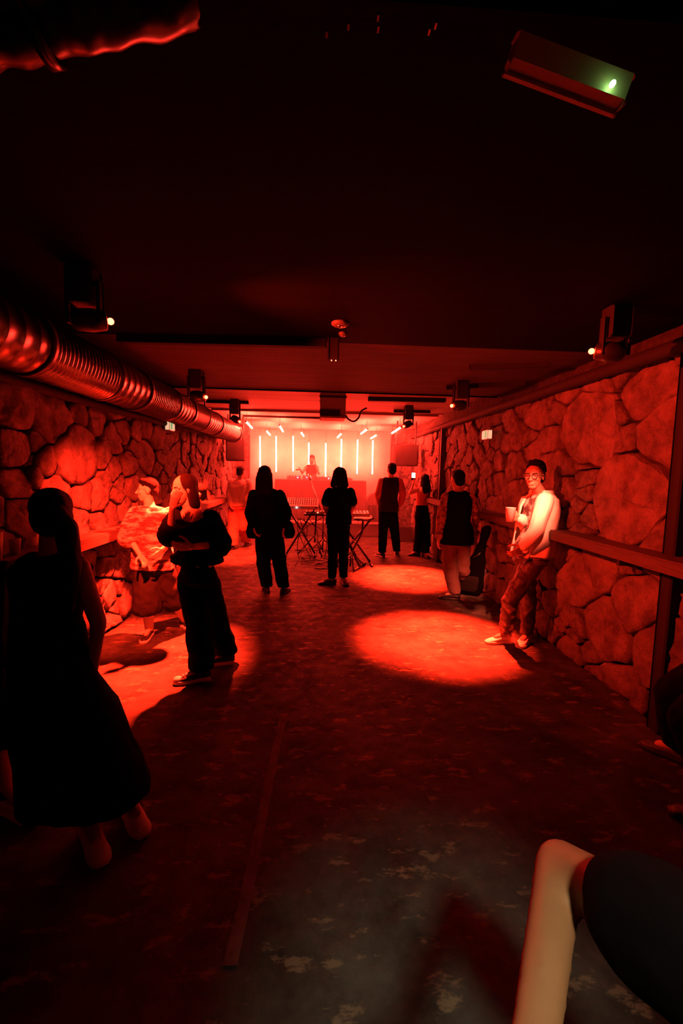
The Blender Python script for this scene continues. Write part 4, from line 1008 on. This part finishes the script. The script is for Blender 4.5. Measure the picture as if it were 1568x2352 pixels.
# --- 11 man in long vest, checked sleeves
P = dict(head=(1050, 1103), neck=(1052, 1129), chest=(1052, 1155), waist=(1050, 1195), pelvis=(1046, 1240), sa=(1024, 1143), ea=(1013, 1190), wa=(1008, 1235, -.02), sb=(1080, 1143), eb=(1092, 1188, .05), wb=(1084, 1228, .2), ha=(1032, 1252), hb=(1061, 1252), ka=(1034, 1310), kb=(1064, 1308, .05))
build('man in a long dark vest, checked sleeves and brown trousers beside the black guitar bag', 5.55, P, ((1044, 1378), (1066, 1362)), (-0.35, 1, 0), (0, 1, 0),
      dict(k=1.02, top=dict(m=CBLK, loose=.03, sleeve='none', hem=A(1048, 1250, 5.55), hemw=.225, hemd=.165, name='vest', fold=.005), sleeves=CLIN, bottom=dict(m=CBRN, loose=.028, hem=.075, knee=.082, fold=.009), shoe=dict(m=SHB), hair='short', voxel=.011, hvox=.005, toea=(-.9, .35, 0), toeb=(.2, 1, 0)))

# --- 12 man in the cream jacket, leaning
P = dict(head=(1227, 1094, -.06), neck=(1243, 1130), chest=(1237, 1165), waist=(1228, 1225), pelvis=(1216, 1285), sa=(1226, 1148, .17), ea=(1214, 1218, .16), wa=(1193, 1190, -.02), sb=(1250, 1150, -.16), eb=(1232, 1218, -.22), wb=(1200, 1256, -.20), ha=(1205, 1300, .08), hb=(1220, 1300, -.08), ka=(1214, 1383, .16), kb=(1171, 1380, -.16))
root, Ph, J = build('man in glasses and a cream jacket holding a cup, leaning by the right wall', 3.95, P, ((1208, 1476), (1160, 1476)), (-0.70, -0.72, -0.03), (-0.96, -0.28, 0),
      dict(k=1.0, hs=1.02, skin=SKD, voxel=.008, hvox=.0032, eyes=True, hair='curly', top=dict(m=TEE, loose=.010, sleeve='short', name='t_shirt', fold=.004), bottom=dict(m=CARGO, loose=.014, hem=.062, knee=.066, fold=.013, fsc=(22, 22, 34), vox=.008, name='cargo_trousers'),
           shoe=dict(m=SHW, sole=RUB, k=1.0), toea=(-.75, -.75, 0), toeb=(-.97, -.12, 0), hda=(-1, .05, .08), tha=(0, -.2, 1), curla=.9, hdb=(-.75, -.1, -.55), thb=(-.5, -.2, .8), curlb=.5))
# open jacket: back and side shell, collar, sleeves
bf, br = frame((-0.96, -0.28, 0)); pb = PB()
def arc_sec(c, rx, ry, open_a, n=30, th=.014):
    """open ring: gap at the front of half-angle open_a"""
    o_, i_ = [], []
    for i in range(n):
        t = (PI/2+open_a)+(2*PI-2*open_a)*i/(n-1)
        d = br*math.cos(t)+bf*math.sin(t)
        o_.append(c+br*(rx*math.cos(t))+bf*(ry*math.sin(t))); i_.append(c+br*((rx-th)*math.cos(t))+bf*((ry-th)*math.sin(t)))
    return o_+i_[::-1]
hemc = A(1222, 1272, 3.95)+bf*.0
secs = [arc_sec(hemc, .215, .185, .62), arc_sec(J['waist']+bf*.0, .205, .165, .55), arc_sec(J['chest'].lerp(J['waist'], .5), .20, .155, .5), arc_sec(J['chest'], .205, .145, .42), arc_sec(J['chest'].lerp(J['neck'], .55), .20, .115, .36), arc_sec(J['chest'].lerp(J['neck'], .85), .125, .088, .4), arc_sec(J['neck']-Z*.01, .085, .078, .5)]
pb.rings(secs)
for s_ in 'ab':
    sh, el, wr = J['s'+s_], J['e'+s_], J['w'+s_]
    pb.cap(sh.lerp(J['chest'], .2), sh, .075, .076); pb.cap(sh, el, .078, .070); pb.cap(el, el.lerp(wr, .92), .070, .052)
o = part('jacket', remesh(pb, .0075, 2, .010, (22, 22, 13), 12), CCREAM, root)
part('collar', remesh(PB().rings([arc_sec(J['neck']-Z*.025, .098, .088, .75), arc_sec(J['neck']+Z*.015, .092, .084, .8), arc_sec(J['neck']+Z*.02, .112, .102, .9), arc_sec(J['neck']-Z*.02, .118, .108, .85)]), .006, 2), CCREAM, o)
GF = PB(); fh = Vector((-0.70, -0.72, -0.03)).normalized(); rh = fh.cross(Z).normalized()
for s_ in (-1, 1): GF.torus(Ph(.031*s_, .094, .003), .0235, .0034, fh, 20, 6); GF.tube([Ph(.054*s_, .090, .008), Ph(.078*s_, .04, .008), Ph(.080*s_, -.01, .006)], .0030, 5)
GF.tube([Ph(-.009, .096, .006), Ph(.009, .096, .006)], .002, 5)
part('glasses', GF, BLACK, root)
part('belt', PB().lathe(J['pelvis'].lerp(J['waist'], .28), Z, [(0, .155), (0, .165), (.035, .163), (.035, .153)], 28), SHB, root) if False else None
wc = J['wb']; part('watch', PB().torus(wc.lerp(J['eb'], .12), .031, .008, J['wb']-J['eb'], 20, 8), CHROME, root)
cw = A(1171, 1198, 3.86)
cup(cw-Z*.0, 'clear plastic cup held in the raised hand of the man in the cream jacket', .125, .045, .5)

# --- 13 performer behind the table
P = dict(head=(716, 1056), neck=(716, 1068), chest=(715, 1078), waist=(715, 1094), pelvis=(715, 1112), sa=(703, 1073), ea=(694, 1086, -.1), wa=(688, 1077, -.22), sb=(728, 1073), eb=(732, 1088, -.15), wb=(724, 1066, -.16), ha=(709, 1118), hb=(721, 1118), ka=(708, 1140), kb=(722, 1140))
J = {n_: A(v[0], v[1], 11.85+(v[2] if len(v) > 2 else 0)) for n_, v in P.items()}
J['aa'] = Vector((J['ha'].x, 11.85, STZ+.085)); J['ab'] = Vector((J['hb'].x, 11.85, STZ+.085))
person('performer in a dark tank top behind the cloth-covered table, hand at the head', J, (-0.35, -1, -.25), (-0.1, -1, 0),
      dict(k=.98, top=dict(m=CDRK, loose=.01, sleeve='none', name='tank_top', fold=.003), bottom=dict(m=CBLK), hair='short', hairm=HAIRB, voxel=.014, hvox=.006, toea=(0, -1, 0), hdb=(-.3, .1, 1), hda=(-.5, -.8, -.3)))
# --- 14 foreground person with bare bent arm, bottom right
P = {}
J = dict(head=(.62, .10, 1.46), neck=(.60, .07, 1.30), chest=(.60, .07, 1.16), waist=(.60, .08, .98), pelvis=(.60, .08, .82), ha=(.52, .08, .80), hb=(.68, .08, .80), ka=(.50, .12, .44), kb=(.70, .12, .44), aa=(.50, .10, .085), ab=(.70, .10, .085), sb=(.78, .05, 1.24), eb=(.84, .08, .98), wb=(.82, .25, .85))
J['sa'] = Vector((.445, .16, 1.235)); J['ea'] = A(1285, 1985, .60); J['wa'] = A(1212, 2500, .36)
el2 = A(1372, 2085, .50)
SKT = skin('skin_tan', (0.28, 0.13, 0.056))
J['sa'] = el2.lerp(Vector((.43, .26, 1.22)), .75)
person('person close to the camera at bottom right, only a bent bare arm in view', J, (-.2, 1, 0), (-.1, 1, 0),
      dict(k=.93, top=dict(m=CBLK, loose=.02, sleeve='short', slen=.45), skin=SKT, bottom=dict(m=CBLK), hair='short', voxel=.009, hvox=.004, curla=.8, tha=(-1, 0, .4)))
# --- 15 person at the right photo edge against the wall
J = dict(head=(2.02, 1.92, 1.50), neck=(2.05, 1.95, 1.32), chest=(2.03, 1.98, 1.18), waist=(2.0, 2.0, 1.0), pelvis=(1.98, 2.02, .84), sa=(1.90, 1.85, 1.27), ea=(1.78, 1.85, 1.02), wa=(1.80, 2.0, .85), sb=(2.05, 2.12, 1.27), eb=(2.0, 2.22, 1.02), wb=(1.93, 2.2, .86), ha=(1.92, 2.0, .82), hb=(1.98, 2.1, .82))
J['ka'] = (1.80, 2.14, .46); J['kb'] = (1.90, 2.36, .48); J['aa'] = (1.88, 2.02, .085); J['ab'] = Vector((2.08, 2.50, .085))
for k_ in J: J[k_] = Vector(J[k_])+Vector((.04, -.20, 0))
person('person in black leaning on the right wall, cut off by the photo edge', J, (-.9, .4, 0), (-.8, .5, 0),
      dict(k=.95, top=dict(m=CBLK, loose=.03, sleeve='long'), bottom=dict(m=CBLK, loose=.03, hem=.08, knee=.085), shoe=dict(m=mat('shoe_grey', (0.08, 0.08, 0.075), 0.6), sole=SHB), hair='short', toea=(-.8, .5, 0), toeb=(-.5, .7, 0)))
# guitar bag leaning at the right wall
g0 = G(1107, 1366); g0.x = min(g0.x, 2.04); tp = WX(1120, 1205, 2.08)
t = thing('guitar_bag', 'black upright guitar bag leaning on the right wall beside the man in the vest', 'guitar bag', (g0.x, g0.y, 0))
ax = Vector((tp.x, tp.y, 1.02))-Vector((g0.x, g0.y, 0)); gr = Vector((.82, -.57, 0)); gn = Vector((-.57, -.82, 0))
b0 = Vector((g0.x, g0.y, 0))
pb = PB().loft([(b0+ax*.005, .13, .04), (b0+ax*.03, .17, .055), (b0+ax*.15, .185, .06), (b0+ax*.30, .145, .058), (b0+ax*.42, .125, .055), (b0+ax*.52, .115, .05), (b0+ax*.62, .075, .045), (b0+ax*.78, .05, .04), (b0+ax*.88, .062, .04), (b0+ax*.97, .062, .035), (b0+ax*1.0, .03, .02)], gr, gn)
part('bag_body', remesh(pb, .012, 2, .006, (14, 14, 10)), CBLK, t)
part('front_pocket', remesh(PB().loft([(b0+ax*.06+gn*.05, .10, .02), (b0+ax*.10+gn*.055, .125, .025), (b0+ax*.24+gn*.055, .11, .025), (b0+ax*.30+gn*.05, .09, .015)], gr, gn), .01, 2), CDRK, t)
part('carry_handle', PB().tube([b0+ax*.56+gn*.05-gr*.05, b0+ax*.60+gn*.085, b0+ax*.64+gn*.05+gr*.02], .012, 8), BLACK, t)
# haze around the stage
m = bpy.data.materials.new('stage_haze'); m.use_nodes = True; nt = m.node_tree; nt.nodes.clear()
vs_ = nt.nodes.new('ShaderNodeVolumeScatter'); out = nt.nodes.new('ShaderNodeOutputMaterial')
vs_.inputs['Density'].default_value = 0.09; vs_.inputs['Anisotropy'].default_value = 0.2
nt.links.new(vs_.outputs[0], out.inputs['Volume'])
hz = obj('stage_haze', PB().box((0.1, 10.6, 1.32), (4.3, 3.6, 2.6)), m, None, False)
tag(hz, 'thin smoky haze hanging around the stage at the far end', 'haze', None, 'stuff')
